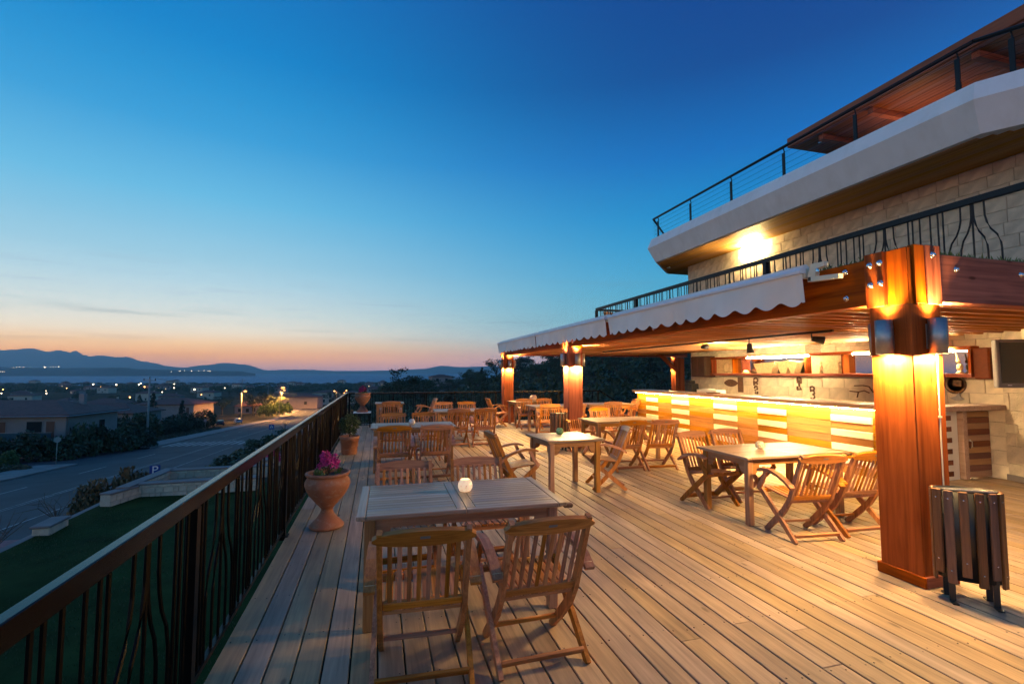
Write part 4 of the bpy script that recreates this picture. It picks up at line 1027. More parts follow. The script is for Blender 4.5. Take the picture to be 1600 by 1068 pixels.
tables = [(.62, 8.68, -1, 'second long teak table along the railing, behind the nearest table'), (2.05, 11.82, -1, 'long teak table in mid deck between the second railing table and middle pillar'),
          (4.80, 12.78, 0, 'teak table behind the slatted bin and middle pillar'), (4.62, 8.63, 0, 'long teak table before the far end of the lit bar'),
          (4.545, 4.775, 0, 'long teak table in front of the lit bar with a cut glass jar'), (6.6, 13.15, -4, 'teak table beyond the far end of the bar')]
for x, y, a, lb in tables:
    c = copy_tree(tb0); place(c, (x, y, 0), R(a), lb)
place(sq0, (2.60, 6.53, 0), R(3), 'square teak table with green candle jar between the railing and the bar')
place(copy_tree(sq0), (.37, 15.25, 0), R(-1), 'farthest square teak table near the end railing beside the urn')
place(copy_tree(sq0), (4.52, 14.88, 0), R(0), 'square teak table in front of the farthest pillar')

def globe(label, loc, r, mat, lit):
    t = thing('candle_jar', label, 'candle jar', loc, 0, 'candle jars on the tables')
    prof = [(.45 * r, 0), (.75 * r, .10 * r), (.97 * r, .5 * r), (r, .85 * r), (.9 * r, 1.25 * r), (.66 * r, 1.62 * r), (.6 * r, 1.66 * r), (.62 * r, 1.56 * r), (.8 * r, 1.2 * r), (.3 * r, .2 * r), (0, .18 * r)]
    MB().lathe(prof, 28).build('glass', mat, t)
    if lit:
        MB().lathe([(.35 * r, .2 * r), (.35 * r, .55 * r), (0, .55 * r)], 14).build('candle', FARW, t)
        lamp('flame', 'POINT', (0, 0, 1.75 * r), .5, (1, .55, .2), t, None, .02)
    return t
globe('glowing white candle globe on the nearest table', (.665, 3.72, .7405), .056, CANDLE, True)
globe('pinkish candle globe on the second railing table', (.60, 8.72, .7405), .056, plain('frosted_glass', (.75, .62, .56), .4, noise=.25, scale=40), False)
globe('green candle jar on the square table', (2.62, 6.74, .7405), .055, GREENJ, False)
globe('cut glass candle jar on the table before the lit bar', (4.45, 4.83, .7405), .052, CLEARJ, False)
globe('pale stone like globe on the small table by the farthest pillar', (4.82, 14.7, .7405), .12, plain('pale_globe', (.55, .38, .30), .7), False)

# ---- slatted bins
def bin_(name_label, loc, rz):
    t = thing('slatted_bin', name_label, 'bin', loc, rz, 'oval slatted wooden bins')
    a, b = .195, .105; n = 14
    slat = MB().box((0, 0, 0), (.052, .02, .66), None, .004).mesh('slat', BINW)
    slat2 = MB().box((0, 0, 0), (.052, .02, .60), None, .004).mesh('slat', BINW)
    for i in range(n):
        th = 2 * math.pi * i / n; x, y = a * math.cos(th), b * math.sin(th)
        nx_, ny_ = math.cos(th) / a, math.sin(th) / b; rot = math.atan2(ny_, nx_) - math.pi / 2
        s = link('slat', slat if i % 2 else slat2, t, (x, y, .465 if i % 2 else .495), (0, 0, rot))
        for z in ((.27, -.24) if i % 2 else (.24, -.20)):
            link('screw', SCREW, s, (0, .0105, z), (R(-90), 0, 0))
    def oval(ra, rb, z0, z1, name, mat):
        m = MB(); q = 40
        R4 = [[m.bm.verts.new((k_ * math.cos(2 * math.pi * i / q) * 1.0 * ra, k_ * rb * math.sin(2 * math.pi * i / q), z)) for i in range(q)] for k_, z in ((1, z0), (1, z1), (.93, z1), (.93, z0))]
        for u, v in zip(R4, R4[1:] + R4[:1]):
            for i in range(q): m.bm.faces.new((u[i], u[(i + 1) % q], v[(i + 1) % q], v[i])).smooth = True
        bmesh.ops.recalc_face_normals(m.bm, faces=m.bm.faces); return m.build(name, mat, t)
    oval(a - .016, b - .016, .16, .795, 'liner', BLACK); oval(a - .014, b - .014, .785, .80, 'rim', BLACK)
    m = MB(); q = 40; m.bm.faces.new([m.bm.verts.new(((a - .02) * math.cos(2 * math.pi * i / q), (b - .02) * math.sin(2 * math.pi * i / q), .2)) for i in range(q)]); m.build('floor_plate', BLACK, t)
    MB().tube([(-a + .03, 0, .79), (a - .03, 0, .79)], .006, 6).build('cross_wire', STEEL, t)
    for sx in (-1, 1):
        for sy in (-1, 1):
            m = MB().box((sx * .12, sy * .06, .1), (.035, .012, .2)).box((sx * .12, sy * .06 + sy * .03, .004), (.035, .07, .008)); m.build('foot', BLACK, t)
    return t
SCREW = MB().lathe([(.006, 0), (.005, .003), (0, .004)], 8).mesh('screw', CHROME)
bin_('dark oval slatted wooden bin standing beside the big near pillar', (4.17, 2.56, 0), R(-42))
bin_('dark slatted wooden bin beside the middle pillar behind the square table', (3.74, 9.66, 0), R(10))

# ================================================================== POTS AND PLANTS
def urn(label, loc, plant_label, seed):
    t = thing('terracotta_urn', label, 'urn', loc, 0, 'terracotta urns by the railing')
    prof = [(.165, 0), (.178, .012), (.176, .028), (.150, .055), (.105, .10), (.072, .15), (.058, .185), (.062, .192), (.063, .20), (.075, .215), (.125, .27), (.185, .345), (.222, .41), (.234, .455), (.230, .485), (.214, .515), (.205, .535), (.209, .545), (.226, .553), (.231, .567), (.226, .58), (.205, .582), (.198, .56), (.19, .535)]
    MB().lathe(prof, 56).build('bowl', TERRA, t)
    MB().lathe([(0, .545), (.195, .54)], 24).build('soil', SOIL, t)
    rng = random.Random(seed)
    p = thing('flowering_plant', plant_label, 'plant', (loc[0], loc[1], loc[2] + .54))
    m = MB()
    for _ in range(14):
        a = rng.uniform(0, 6.28); q = rng.uniform(.05, .13)
        m.tube([(0, 0, 0), (math.cos(a) * q * .5, math.sin(a) * q * .5, .1), (math.cos(a) * q, math.sin(a) * q, rng.uniform(.14, .3))], .003, 4, False)
    m.build('stem', BARK, p)
    m = MB()
    for _ in range(26):
        d = Vector((rng.gauss(0, 1), rng.gauss(0, 1), abs(rng.gauss(0, 1)) * .9)).normalized()
        m.leaves((d.x * .095, d.y * .095, .09 + d.z * .16), (.04, .04, .045), 34, .014, rng, .2)
    m.build('flower', PETAL, p)
    m = MB()
    for _ in range(9):
        a = rng.uniform(0, 6.28); m.leaves((math.cos(a) * .12, math.sin(a) * .12, .05), (.05, .05, .04), 22, .018, rng, .2)
    m.build('leaf', LEAFG, p)
    return t
urn('big terracotta urn on a flared foot with magenta flowers, near the nearest table', (-.50, 5.62, 0), 'magenta bougainvillea in the nearest terracotta urn', 1)
urn('terracotta urn on a low iron stand at the far corner of the railing', (-.43, 15.55, .45), 'dark magenta flowers in the far corner urn', 2)
t = thing('plant_stand', 'low iron stand with pale top under the far urn', 'stand', (-.43, 15.55, 0))
boxo('stand_top', (0, 0, .437), (.52, .52, .024), ALU, t, None, .004)
for sx in (-1, 1):
    for sy in (-1, 1): boxo('leg', (sx * .23, sy * .23, .212), (.03, .03, .424), IRON, t)
for k in range(5): MB().tube([(-.16 + k * .08, -.24, .42), (-.19 + k * .095, -.24, .25), (-.14 + k * .07, -.24, .08)], .006, 6).build('scroll_bar', IRON, t)
for s in (-1, 1): boxo('stretcher', (0, s * .23, .07), (.46, .02, .02), IRON, t)
t = thing('plant_pot', 'plain terracotta pot with a green shrub beside the railing', 'pot', (-.53, 10.45, 0))
MB().lathe([(.145, 0), (.15, .01), (.178, .28), (.19, .285), (.198, .36), (.188, .365), (.18, .33)], 40).build('pot_body', TERRA, t)
MB().lathe([(0, .33), (.182, .325)], 20).build('soil', SOIL, t)
p = thing('potted_shrub', 'round green shrub in the plain terracotta pot', 'shrub', (-.53, 10.45, .33))
rng = random.Random(8); m = MB()
for _ in range(40):
    d = Vector((rng.gauss(0, 1), rng.gauss(0, 1), rng.gauss(0, 1))).normalized()
    m.leaves((d.x * .15, d.y * .15, .25 + d.z * .17), (.08, .08, .08), 44, .022, rng, .2)
m.build('foliage', LEAFG, p)
MB().tube([(0, 0, 0), (.01, 0, .12), (0, .01, .25)], .012, 6).build('stem', BARK, p)

# ================================================================== GARDEN EDGE, STREET
t = thing('lawn_wall', 'low rendered retaining wall with pale coping along the lawn edge', 'wall', (-9.35, 6.5, -4.2))
MB().box((0, 0, -.35), (.2, 31.5, 3.05)).build('wall', RENDERW, t); MB().box((0, 0, 1.215), (.22, 31.5, .07), None, .01).build('coping', PAVE, t)
def rubble(name, parent, L, hgt, thick, loc, rz, seed):
    """a wall of uneven squared stones on both faces, with a coping slab"""
    w = MB().box((0, 0, hgt / 2), (L, thick, hgt)).build(name, MORTAR, parent, loc, (0, 0, rz)); rng = random.Random(seed)
    for s in (-1, 1):
        z = 0
        while z < hgt - .06:
            rh = min(rng.choice((.16, .20, .24)), hgt - z); x = -L / 2 - rng.uniform(0, .15)
            while x < L / 2:
                ln = rng.choice((.18, .26, .32, .42)); a, b = max(x, -L / 2), min(x + ln, L / 2)
                if b - a > .05: boxo('stone', ((a + b) / 2, s * (thick / 2 + .01 + rng.uniform(-.006, .012)), z + rh / 2), (round(b - a - .022, 2), .04, round(rh - .02, 2)), STONE, w, (rng.uniform(-.03, .03), rng.uniform(-.03, .03), rng.uniform(-.02, .02)), .012)
                x += ln
            z += rh
    MB().box((0, 0, hgt + .03), (L + .06, thick + .08, .06), None, .012).build('coping', PAVE, w)
    return w
t = thing('stone_planter', 'angular planter of pale rubble stone with coping beyond the lawn', 'planter', (-6.0, 22.3, -2.95))
rubble('front_wall', t, 3.9, .46, .36, (-.45, -1.05, 0), R(1.5), 1)
rubble('back_wall', t, 3.9, .46, .36, (-.40, 1.50, 0), R(1.5), 2)
rubble('slant_wall', t, 3.5, .46, .36, (-2.60, .05, 0), R(86), 3)
rubble('left_wall', t, 1.2, .40, .36, (-2.75, -1.75, 0), R(70), 4)
rubble('side_wall', t, 3.0, .46, .36, (.9, 3.0, 0), R(75), 5)
t = thing('stone_block', 'squat pale stone post cap on the lawn edge wall', 'stone post', (-9.15, 17.5, -2.95), R(2))
MB().box((0, 0, .02), (.42, .95, .36), None, .03).build('block', STONE, t); MB().box((0, 0, .23), (.5, 1.05, .07), None, .015).build('cap', PAVE, t)
def sign(label, x, y, zb, h, plate, mat, mark, rz=0, face=1):
    t = thing('road_sign', label, 'sign', (x, y, zb), rz)
    MB().tube([(0, 0, 0), (0, 0, h)], .03, 8).build('pole', CONC, t)
    if plate == 'round':
        MB().prism([(.3 * math.cos(2 * math.pi * k / 8 + .39), h + .3 * math.sin(2 * math.pi * k / 8 + .39)) for k in range(8)], -.045, -.03, 1).build('plate', mat, t)
    else: boxo('plate', (0, -.04, h - .22), (plate[0], .015, plate[1]), mat, t)
    if mark == 'P':
        cu = bpy.data.curves.new('letter', 'FONT'); cu.body = 'P'; cu.size = .50; cu.extrude = .003; cu.align_x = 'CENTER'; cu.align_y = 'CENTER'
        tmp = bpy.data.objects.new('letter', cu); COL.objects.link(tmp)
        me = bpy.data.meshes.new_from_object(tmp.evaluated_get(bpy.context.evaluated_depsgraph_get())); bpy.data.objects.remove(tmp)
        me.materials.clear(); me.materials.append(SIGNW); link('letter', me, t, (0, -.052, h - .22), (R(90), 0, 0))
    if mark == 'walk':
        MB().prism([(0, .26), (.24, -.16), (-.24, -.16)], -.052, -.048, 1).build('triangle', SIGNW, t, (0, 0, h - .22))
        MB().box((0, 0, .10), (.07, .006, .07)).box((0, 0, -.01), (.09, .006, .14)).box((.05, 0, -.1), (.04, .006, .13), (0, R(-25), 0)).box((-.05, 0, -.1), (.04, .006, .13), (0, R(25), 0)).build('walking_figure', BLACK, t, (0, -.056, h - .22))
    return t
sign('small blue parking sign with white P beside the stone planter', -9.75, 25.9, -5.6, 3.02, (.40, .46), SIGNB, 'P', R(20))
sign('blue pedestrian crossing sign on a pole by the zebra stripes', -14.2, 74.5, road_z(74.5), 2.9, (.66, .66), SIGNB, 'walk', R(12))
sign('grey octagonal stop sign seen from behind at the side street', -31.0, 59.5, road_z(59.5) + .1, 2.55, 'round', SIGNG, None, R(25))
sign('small pale square sign on a thin pole before the parked dark car', -36.4, 121.0, road_z(121), 2.6, (.55, .55), SIGNG, None, R(15))
def power_pole(label, x, y, zb, h, rz):
    t = thing('power_pole', label, 'pole', (x, y, zb), rz, 'power poles along the road')
    MB().tube([(0, 0, -.5), (0, 0, h)], [.19, .10], 10).build('pole', CONC, t)
    boxo('crossarm', (0, 0, h - .35), (1.9, .1, .1), CONC, t)
    for k in (-.85, 0, .85): MB().lathe([(.03, 0), (.09, .06), (.05, .12), (.09, .18), (.03, .26), (0, .27)], 10, (k, 0, h - .3 + (.3 if k == 0 else 0))).build('insulator', BLACK, t)
    return t
power_pole('tall concrete power pole with three insulators at the far kerb', -34.2, 87.5, road_z(87.5), 10.1, R(-12))
power_pole('power pole with crossarm behind the first lit street lamp', -47.5, 196, road_z(196), 14.5, R(-12))
power_pole('far thin power pole right of the second pair of street lamps', -52, 262, road_z(262) - 1, 13.5, R(-12))
for i, (za, dx) in enumerate(((0, -.85), (.3, 0), (0, .85))):
    a = Vector((-34.2 + dx, 87.5, road_z(87.5) + 10.05 + za)); b = Vector((-47.5 + dx, 196, road_z(196) + 14.4 + za))
    o = MB().tube([tuple(a.lerp(b, q / 14) - Vector((0, 0, 1.6 * (1 - (2 * q / 14 - 1) ** 2)))) for q in range(15)], .013, 4, False).build('power_line', BLACK)
    tag(o, ('lower outer wire strung between the two nearest power poles', 'middle wire strung between the two nearest power poles', 'roadside wire strung between the two nearest power poles')[i], 'wire')
def street_lamp(label, x, y, zb, h, power, rz, mat=None, head=.28, grp='sodium street lamps'):
    t = thing('street_lamp', label, 'street lamp', (x, y, zb), rz, grp)
    MB().tube([(0, 0, 0), (0, 0, h - .3)], [.12, .07], 8).build('pole', CONC, t)
    MB().tube([(0, 0, h - .3), (.2, 0, h - .05), (.9, 0, h + .05)], .045, 6).build('arm', CONC, t)
    MB().box((1.1, 0, h + .06), (.7, .3, .12), None, .03).build('lamp_head', CONC, t)
    MB().ball((1.1, 0, h - .06), head, 2, (1, .8, .6)).build('bulb', mat or SODIUM, t)
    if power: lamp('lamp_light', 'SPOT', (1.1, 0, h - .35), power, (1, .44, .10), t, None, .2, R(172), .3)
    return t
street_lamp('glowing street lamp beside the parked silver car', -44.0, 181, road_z(181) + .1, 10, 42000, R(-5), None, .55)
street_lamp('brightest street lamp at the bend of the road before the lit hedge', -35.3, 198, road_z(198) + .1, 11.5, 480000, R(-5), None, .75)
street_lamp('street lamp just right of the brightest one', -42.5, 243, -16.4, 10, 200000, R(-5), None, .55)
street_lamp('left of two small far lamps beyond the end of the railing', -20.5, 268, -13.0, 5.2, 3000, R(180), FARO, .34)
street_lamp('right of two small far lamps beyond the end of the railing', -17.0, 272, -13.0, 5.2, 3000, 0, FARO, .34)

# ---- parked cars: side profile swept across, separate wheels, glass and lights
def car(label, x, y, zb, rz, paint):
    t = thing('parked_car', label, 'car', (x, y, zb), rz, 'cars parked beyond the far kerb')
    prof = [(-2.0, .35), (-2.05, .6), (-1.98, .85), (-1.75, .95), (-1.35, 1.42), (-.2, 1.5), (.45, 1.42), (1.05, .98), (1.8, .85), (2.05, .65), (2.05, .35)]
    m = MB(); rings = []
    for yy, k in ((-.86, .94), (-.78, 1.0), (.78, 1.0), (.86, .94)):
        rings.append([m.bm.verts.new((px, yy * (1 if pz < 1.0 else .86), .35 + (pz - .35) * k)) for px, pz in prof])
    n = len(prof)
    for a, b in zip(rings, rings[1:]):
        for i in range(n): m.bm.faces.new((a[i], a[(i + 1) % n], b[(i + 1) % n], b[i]))
    m.bm.faces.new(rings[0]); m.bm.faces.new(rings[-1])
    bmesh.ops.recalc_face_normals(m.bm, faces=m.bm.faces); m.build('body', paint, t)
    for s in (-1, 1):
        MB().prism([(-1.45, .98), (-1.2, 1.36), (.40, 1.36), (.90, .98)], s * .765, s * .80, 1).build('side_window', PANE, t)
        for xx in (-1.3, 1.3):
            w = MB().tube([(xx, s * .70, .32), (xx, s * .88, .32)], .32, 16).build('wheel', RUBBER, t); MB().tube([(xx, s * .875, .32), (xx, s * .89, .32)], .19, 12).build('rim', STEEL, w)
        boxo('tail_light', (-1.99, s * .62, .80), (.06, .26, .16), TAILL, t); boxo('headlight', (1.95, s * .6, .72), (.12, .3, .14), SIGNW, t)
    MB().prism([(-1.80, .97), (-1.42, 1.36), (-1.46, 1.38), (-1.84, .99)], -.62, .62, 1).build('rear_window', PANE, t)
    MB().prism([(1.06, .99), (.52, 1.38), (.56, 1.40), (1.10, 1.01)], -.62, .62, 1).build('windscreen', PANE, t)
    return t
car('dark red car parked under the cypress trees, left of the silver one', -41.5, 150, road_z(150) + .05, R(108), CARD)
car('silver hatchback parked at the foot of the first lit street lamp', -40.6, 164, road_z(164) + .05, R(112), CARW)

# ---- houses
def house(label, cx, cy, zb, w, d, h, rz, rise=1.6, over=.5, wall=WALLP, wins=(), cat='house', chim=(), group=None, balcony=False):
    t = thing('house', label, cat, (cx, cy, zb), rz, group)
    MB().box((0, 0, h / 2 - .5), (w, d, h + 1)).build('wall', wall, t)
    W2, D2 = w / 2 + over, d / 2 + over; q = min(W2, D2)
    m = MB(); v = [m.bm.verts.new(p) for p in ((-W2, -D2, h), (W2, -D2, h), (W2, D2, h), (-W2, D2, h), (-W2, -D2, h + .18), (W2, -D2, h + .18), (W2, D2, h + .18), (-W2, D2, h + .18))]
    r0, r1 = (m.bm.verts.new((-(W2 - q), 0, h + .18 + rise)), m.bm.verts.new((W2 - q + .01, 0, h + .18 + rise))) if W2 >= D2 else (m.bm.verts.new((0, -(D2 - q), h + .18 + rise)), m.bm.verts.new((0, D2 - q + .01, h + .18 + rise)))
    fs = [(0, 1, 2, 3)] + [(i, (i + 1) % 4, (i + 1) % 4 + 4, i + 4) for i in range(4)]
    for f in fs: m.bm.faces.new([v[i] for i in f])
    if W2 >= D2: fl = ((v[4], v[5], r1, r0), (v[5], v[6], r1), (v[6], v[7], r0, r1), (v[7], v[4], r0))
    else: fl = ((v[4], v[5], r0), (v[5], v[6], r1, r0), (v[6], v[7], r1), (v[7], v[4], r0, r1))
    for f in fl: m.bm.faces.new(f)
    bmesh.ops.recalc_face_normals(m.bm, faces=m.bm.faces)
    rf = m.build('roof', TILE, t)
    for (x, y) in chim: boxo('chimney', (x, y, h + .7 + rise * .5), (.6, .6, 1.8), wall, rf, None, .02)
    for side, u, z, ww, hh, mat in wins:
        if side == 'f': f = boxo('window', (u, -d / 2 - .01, z), (ww + .16, .06, hh + .16), wall, t); boxo('pane', (0, -.025, 0), (ww, .03, hh), mat, f)
        else: f = boxo('window', (w / 2 + .01, u, z), (.06, ww + .16, hh + .16), wall, t); boxo('pane', (.025, 0, 0), (.03, ww, hh), mat, f)
    return t
# the two storey house with balconies on the left
g = road_z(74) - .3
hs = house('pale two storey house with dark hipped roof and balconies at the left edge', -43.3, 75.2, g, 17.0, 9.0, 5.4, R(-8), 1.5, .9, WALLP,
           [('f', 1.2, 3.9, 2.0, 1.7, SHUT), ('f', 5.2, 3.7, 1.6, 2.1, PANE), ('f', 6.9, 3.7, .9, 2.1, SHUT), ('f', -2.2, 3.7, 1.0, 2.3, SHUT), ('f', -3.9, 3.7, 1.4, 2.2, SHUT), ('f', -6.4, 3.7, 1.8, 2.2, PANE),
            ('f', 2.0, 1.0, 1.9, 1.7, LITWIN if False else PANE), ('f', -2.8, 1.0, 1.5, 2.1, SHUT), ('f', -6.3, 1.0, 1.8, 2.1, PANE), ('s', 1.5, 3.8, 1.0, 1.2, PANE)], 'house', [(6.2, 1.4)])
for a, b, z in ((-8.3, -3.2, 2.65), (1.6, 8.2, 2.65), (-8.3, -3.0, .0)):
    bl = MB().box(((a + b) / 2, -5.3, z), (b - a, 1.7, .2)).build('balcony', WALLP, hs)
    boxo('balcony_glass', ((a + b) / 2, -6.1, z + .55), (b - a - .1, .03, .8), plain('teal_glass_%d' % (a * 10), (.05, .10, .12), .15), bl); boxo('balcony_rail', ((a + b) / 2, -6.1, z + 1.0), (b - a, .06, .05), SIGNG, bl)
MB().tube([(8.58, -4.3, 5.35), (8.58, -4.3, 5.0), (8.56, -4.2, 4.8), (8.56, -4.2, -.2)], .05, 6).build('drain_pipe', SIGNG, hs)
MB().tube([(-9.3, -5.42, 5.42), (9.3, -5.42, 5.42), (9.45, -5.3, 5.42), (9.45, 5.3, 5.42)], .07, 6).build('gutter', SIGNG, hs)
for xx in (-8.2, -4.9, -3.1, 1.7): boxo('column', (xx, -6.0, 2.6), (.38, .38, 5.5), WALLP, hs)
house('gabled house with white chimney between the power pole and the cypresses', -54.0, 118.0, road_z(118) - .6, 17, 9, 5.2, R(-10), 1.8, .6, WALLP, [('f', 5.6, 3.7, 1.5, 1.5, PANE), ('f', -5.0, 3.4, 1.4, 2.0, PANE), ('f', -.5, 3.7, 1.6, 1.4, SHUT)], 'house', [(-3.9, -2.8)])
o = boxo('white_chimney_stack', (-60.0, 113.8, road_z(114) + 2.9), (1.3, 1.2, 7.0), RENDERW, None, None, .03); tag(o, 'tall white chimney stack on the front of the gabled house', 'chimney')
house('pale house with broad tiled roof behind the parked cars', -66.0, 190.0, road_z(190) - .2, 18, 12, 6.4, R(-12), 1.9, .8, WALLP, [('f', 5, 4.4, 1.2, 2.2, SHUT), ('f', 7.2, 4.4, .9, 2.2, SHUT), ('f', -4, 4.4, 1.4, 1.4, PANE), ('f', 1, 1.6, 1.4, 1.4, PANE)])
house('mauve grey house beyond the second pair of street lamps', -40.0, 285, -17.5, 20, 12, 6, R(-8), 2, .7, WALLP, [('f', -5, 3, 1.4, 1.6, PANE), ('f', 4, 3, 1.4, 1.6, PANE)])
house('white block of flats with rows of windows right of the far power pole', -26.0, 330, -18.0, 26, 12, 7, R(-5), 1.4, .4, WALLQ, [('f', -10 + 4 * k, 2 + 3 * j, 1.6, 1.8, PANE) for k in range(6) for j in range(2)], 'block of flats')
house('white walled house with low roof on the hillside beyond the end railing', 35.0, 150.0, -5.9, 13, 8, 3.4, R(14), 1.4, .5, WALLQ, [('f', -3, 1.8, 1.5, 1.3, PANE)], 'house', [(-2, 0)])
house('square house on the crest of the hill among dark trees', 33.0, 262, -4.6, 11, 8, 4, R(10), 1.2, .4, WALLP, [('f', -3, 2.4, 1.4, 1.4, PANE), ('f', 2, 2.4, 1.4, 1.4, PANE)])
house('small pale building high on the wooded hillside seen between pillars', 72, 235, 4, 8, 6, 4, R(20), 1.2, .3, WALLQ)
rng = random.Random(21); placed = []
hsrc = []
for k in range(3):
    wd = (12, 15, 10)[k]
    hsrc.append(house('x', 0, 0, 0, wd, (9, 10, 9)[k], (5.6, 6, 3.4)[k], 0, 1.9, .6, (WALLP, WALLQ, WALLP)[k], [('f', -wd * .3, 3.9 - 2.2 * (k == 2), 1.3, 1.5, PANE), ('f', wd * .25, 3.9 - 2.2 * (k == 2), 1.3, 1.5, PANE), ('f', 0, 1.5, 1.2, 1.6, (LITWIN, PANE, PANE)[k])] if True else [], 'house', [(wd * .2, 1)], 'far houses of the village below'))
def free(p, r): return all((p - q).length > r + s for q, s in placed)
near_blocks = [(Vector((-43, 75)), 16), (Vector((-54, 118)), 14), (Vector((-58, 186)), 15), (Vector((-40, 285)), 14), (Vector((-26, 330)), 17), (Vector((35, 150)), 10), (Vector((29, 262)), 12)]
placed += near_blocks
n_h = 0; tries = 0; seen_src = set()
words_ = ['far village house low among dark trees before the sea']
while n_h < 46 and tries < 4000:
    tries += 1
    dep = 120 + 980 * rng.random() ** 1.4; px = rng.uniform(-60, 610)
    v = RT * ((px - 800) / 750 * dep) + FW * dep; p = Vector((v.x, v.y))
    if v.y < 280 and v.x - road_x(v.y) > -26: continue
    if not free(p, 11): continue
    placed.append((p, 10)); k = rng.randrange(3)
    o = hsrc[k] if k not in seen_src else copy_tree(hsrc[k]); seen_src.add(k)
    place(o, (v.x, v.y, ground(v.x, v.y) - .1), R(rng.uniform(-35, 20)), words_[0], 'far houses of the village below'); n_h += 1

# ---- trees: tapered trunk, limbs, crown of leaf clumps
def tree_meshes(seed, hgt, kind):
    rng = random.Random(seed); m = MB()
    if kind == 'conifer':
        m.tube([(0, 0, 0), (.05, 0, hgt * .5), (0, 0, hgt * .97)], [.2, .12, .02], 6); tr = m.mesh('trunk', BARK)
        m = MB()
        for i in range(60):
            q = i / 60; z = hgt * (.08 + .9 * q); r = hgt * .23 * (1 - q) ** .8 + .12
            a = rng.uniform(0, 6.28); d = rng.uniform(.45, 1.0) * r
            m.leaves((math.cos(a) * d, math.sin(a) * d, z), (.5 * r + .1, .5 * r + .1, hgt * .035), 24, .26, rng, .1, .5)
        return tr, m.mesh('crown', LEAFP)
    m.tube([(0, 0, 0), (rng.uniform(-.2, .2), 0, hgt * .25), (rng.uniform(-.3, .3), rng.uniform(-.3, .3), hgt * .5)], [.24, .17, .10], 7)
    cl = []
    for k in range(9):
        a = k * 2.4 + rng.uniform(-.4, .4); q = rng.uniform(.16, .40) * hgt; z = hgt * rng.uniform(.45, .92)
        if z > hgt * .8: q *= .55
        c = (math.cos(a) * q, math.sin(a) * q, z); cl.append(c)
        m.tube([(0, 0, hgt * .32), (c[0] * .5, c[1] * .5, (hgt * .32 + c[2]) * .5 + .1), c], [.10, .06, .02], 5, False)
    tr = m.mesh('trunk', BARK); m = MB()
    for c in cl:
        for _ in range(4):
            o_ = Vector((rng.gauss(0, 1), rng.gauss(0, 1), rng.gauss(0, .7))) * hgt * .075
            m.leaves((c[0] + o_.x, c[1] + o_.y, c[2] + o_.z), (hgt * .12, hgt * .12, hgt * .08), 46, hgt * .022, rng, .25)
    return tr, m.mesh('crown', LEAFD)
BROAD = [tree_meshes(s, 8, 'broad') for s in range(4)]; CONIF = [tree_meshes(s, 9, 'conifer') for s in range(10, 12)]
def tree(label, x, y, zb, hgt, kind='broad', var=0, rz=0, wide=1.0, group=None, cat='tree'):
    t = thing('conifer_tree' if kind == 'conifer' else 'broadleaf_tree', label, cat, (x, y, zb), rz, group)
    tr, crn = (CONIF if kind == 'conifer' else BROAD)[var % (2 if kind == 'conifer' else 4)]
    s = hgt / (9 if kind == 'conifer' else 8); t.scale = (s * wide, s * wide, s)
    link('trunk', tr, t); link('crown', crn, t); return t
def bush_mesh(seed, mat, r=1.0):
    rng = random.Random(seed); m = MB()
    for _ in range(26):
        d = Vector((rng.gauss(0, 1), rng.gauss(0, 1), abs(rng.gauss(0, .8)))).normalized()
        m.leaves((d.x * r * .62, d.y * r * .62, .3 + d.z * r * .85), (r * .36, r * .36, r * .3), 56, r * .085, rng, .2)
    return m.mesh('foliage', mat)
BUSH = [bush_mesh(s, LEAFD) for s in (30, 31, 32)]; BUSHG = bush_mesh(33, LEAFG); BUSHR = bush_mesh(34, LEAFR)
def bush(label, x, y, zb, r, h, me=None, group=None, name='bush', cat='bush'):
    o = link(name, me or BUSH[int(abs(x * 7 + y)) % 3], None, (x, y, zb - .2), (0, 0, x * 3.1)); o.scale = (r, r, h); return tag(o, label, cat, group)
tree('taller of two dark cypresses left of the parked cars', -51.5, 134, road_z(134) - .3, 9.2, 'conifer', 0, 0, .75)
tree('shorter of two dark cypresses left of the parked cars', -47.0, 139, road_z(139) - .3, 7.4, 'conifer', 1, 2, .8)
rng = random.Random(40)
for i in range(17):
    y = 66 + i * 4.6 if i > 2 else 80 + i * 3; x = road_x(y) - rng.uniform(15.0, 19.0)
    if 58 < y < 79: x -= 6
    bush('dense dark bush in the hedge row between the road and the houses', x, y, road_z(y) - .2, rng.uniform(2.4, 3.6), rng.uniform(2.6, 4.0), None, 'dark bushes in the roadside hedge')
for i, (x, y) in enumerate(((-31.8, 79.5), (-32.6, 76.3), (-33.3, 73), (-34, 70), (-34.6, 67.2), (-37.2, 65.8), (-40.3, 66.0), (-43.2, 65.6), (-46.5, 66))):
    bush('dark bush pressed against the pale two storey house at the left', x, y, road_z(y) - .2, 2.1 + .3 * (i % 3), 2.5 + .35 * (i % 4) - (.6 if i > 5 else 0), None, 'bushes round the two storey house')
bush('low dark shrub at the foot of the left house balcony', -39.5, 62.5, road_z(62) - .2, 2.0, 2.4); bush('spiky little palm like shrub before the left house', -35.6, 60.8, road_z(60) - .2, 1.0, 1.5, BUSHG)
bush('tiny clump of weeds on the pavement near the stop sign', -32.4, 57.0, road_z(57) + .1, .9, .5, BUSHR)
bush('rust tinged bush behind the parking sign', -10.4, 25.4, -5.0, 1.1, 2.0, BUSHR); bush('second rust tinged bush left of the parking sign', -11.6, 24.9, -5.2, 1.0, 1.9, BUSHR)
bush('low scrub on the verge beyond the stone planter, nearer clump', -9.6, 38, -5.4, 2.0, 1.2); bush('low scrub on the verge beyond the stone planter, farther clump', -11.0, 52, -6.6, 2.4, 1.6); bush('low scrub clump beside the crossing sign', -11.8, 66, -7.4, 2.2, 1.8)
bush('small plant with red flowers at the end of the planter wall', -4.9, 26.2, -2.6, .4, .55, bush_mesh(35, PETAL))
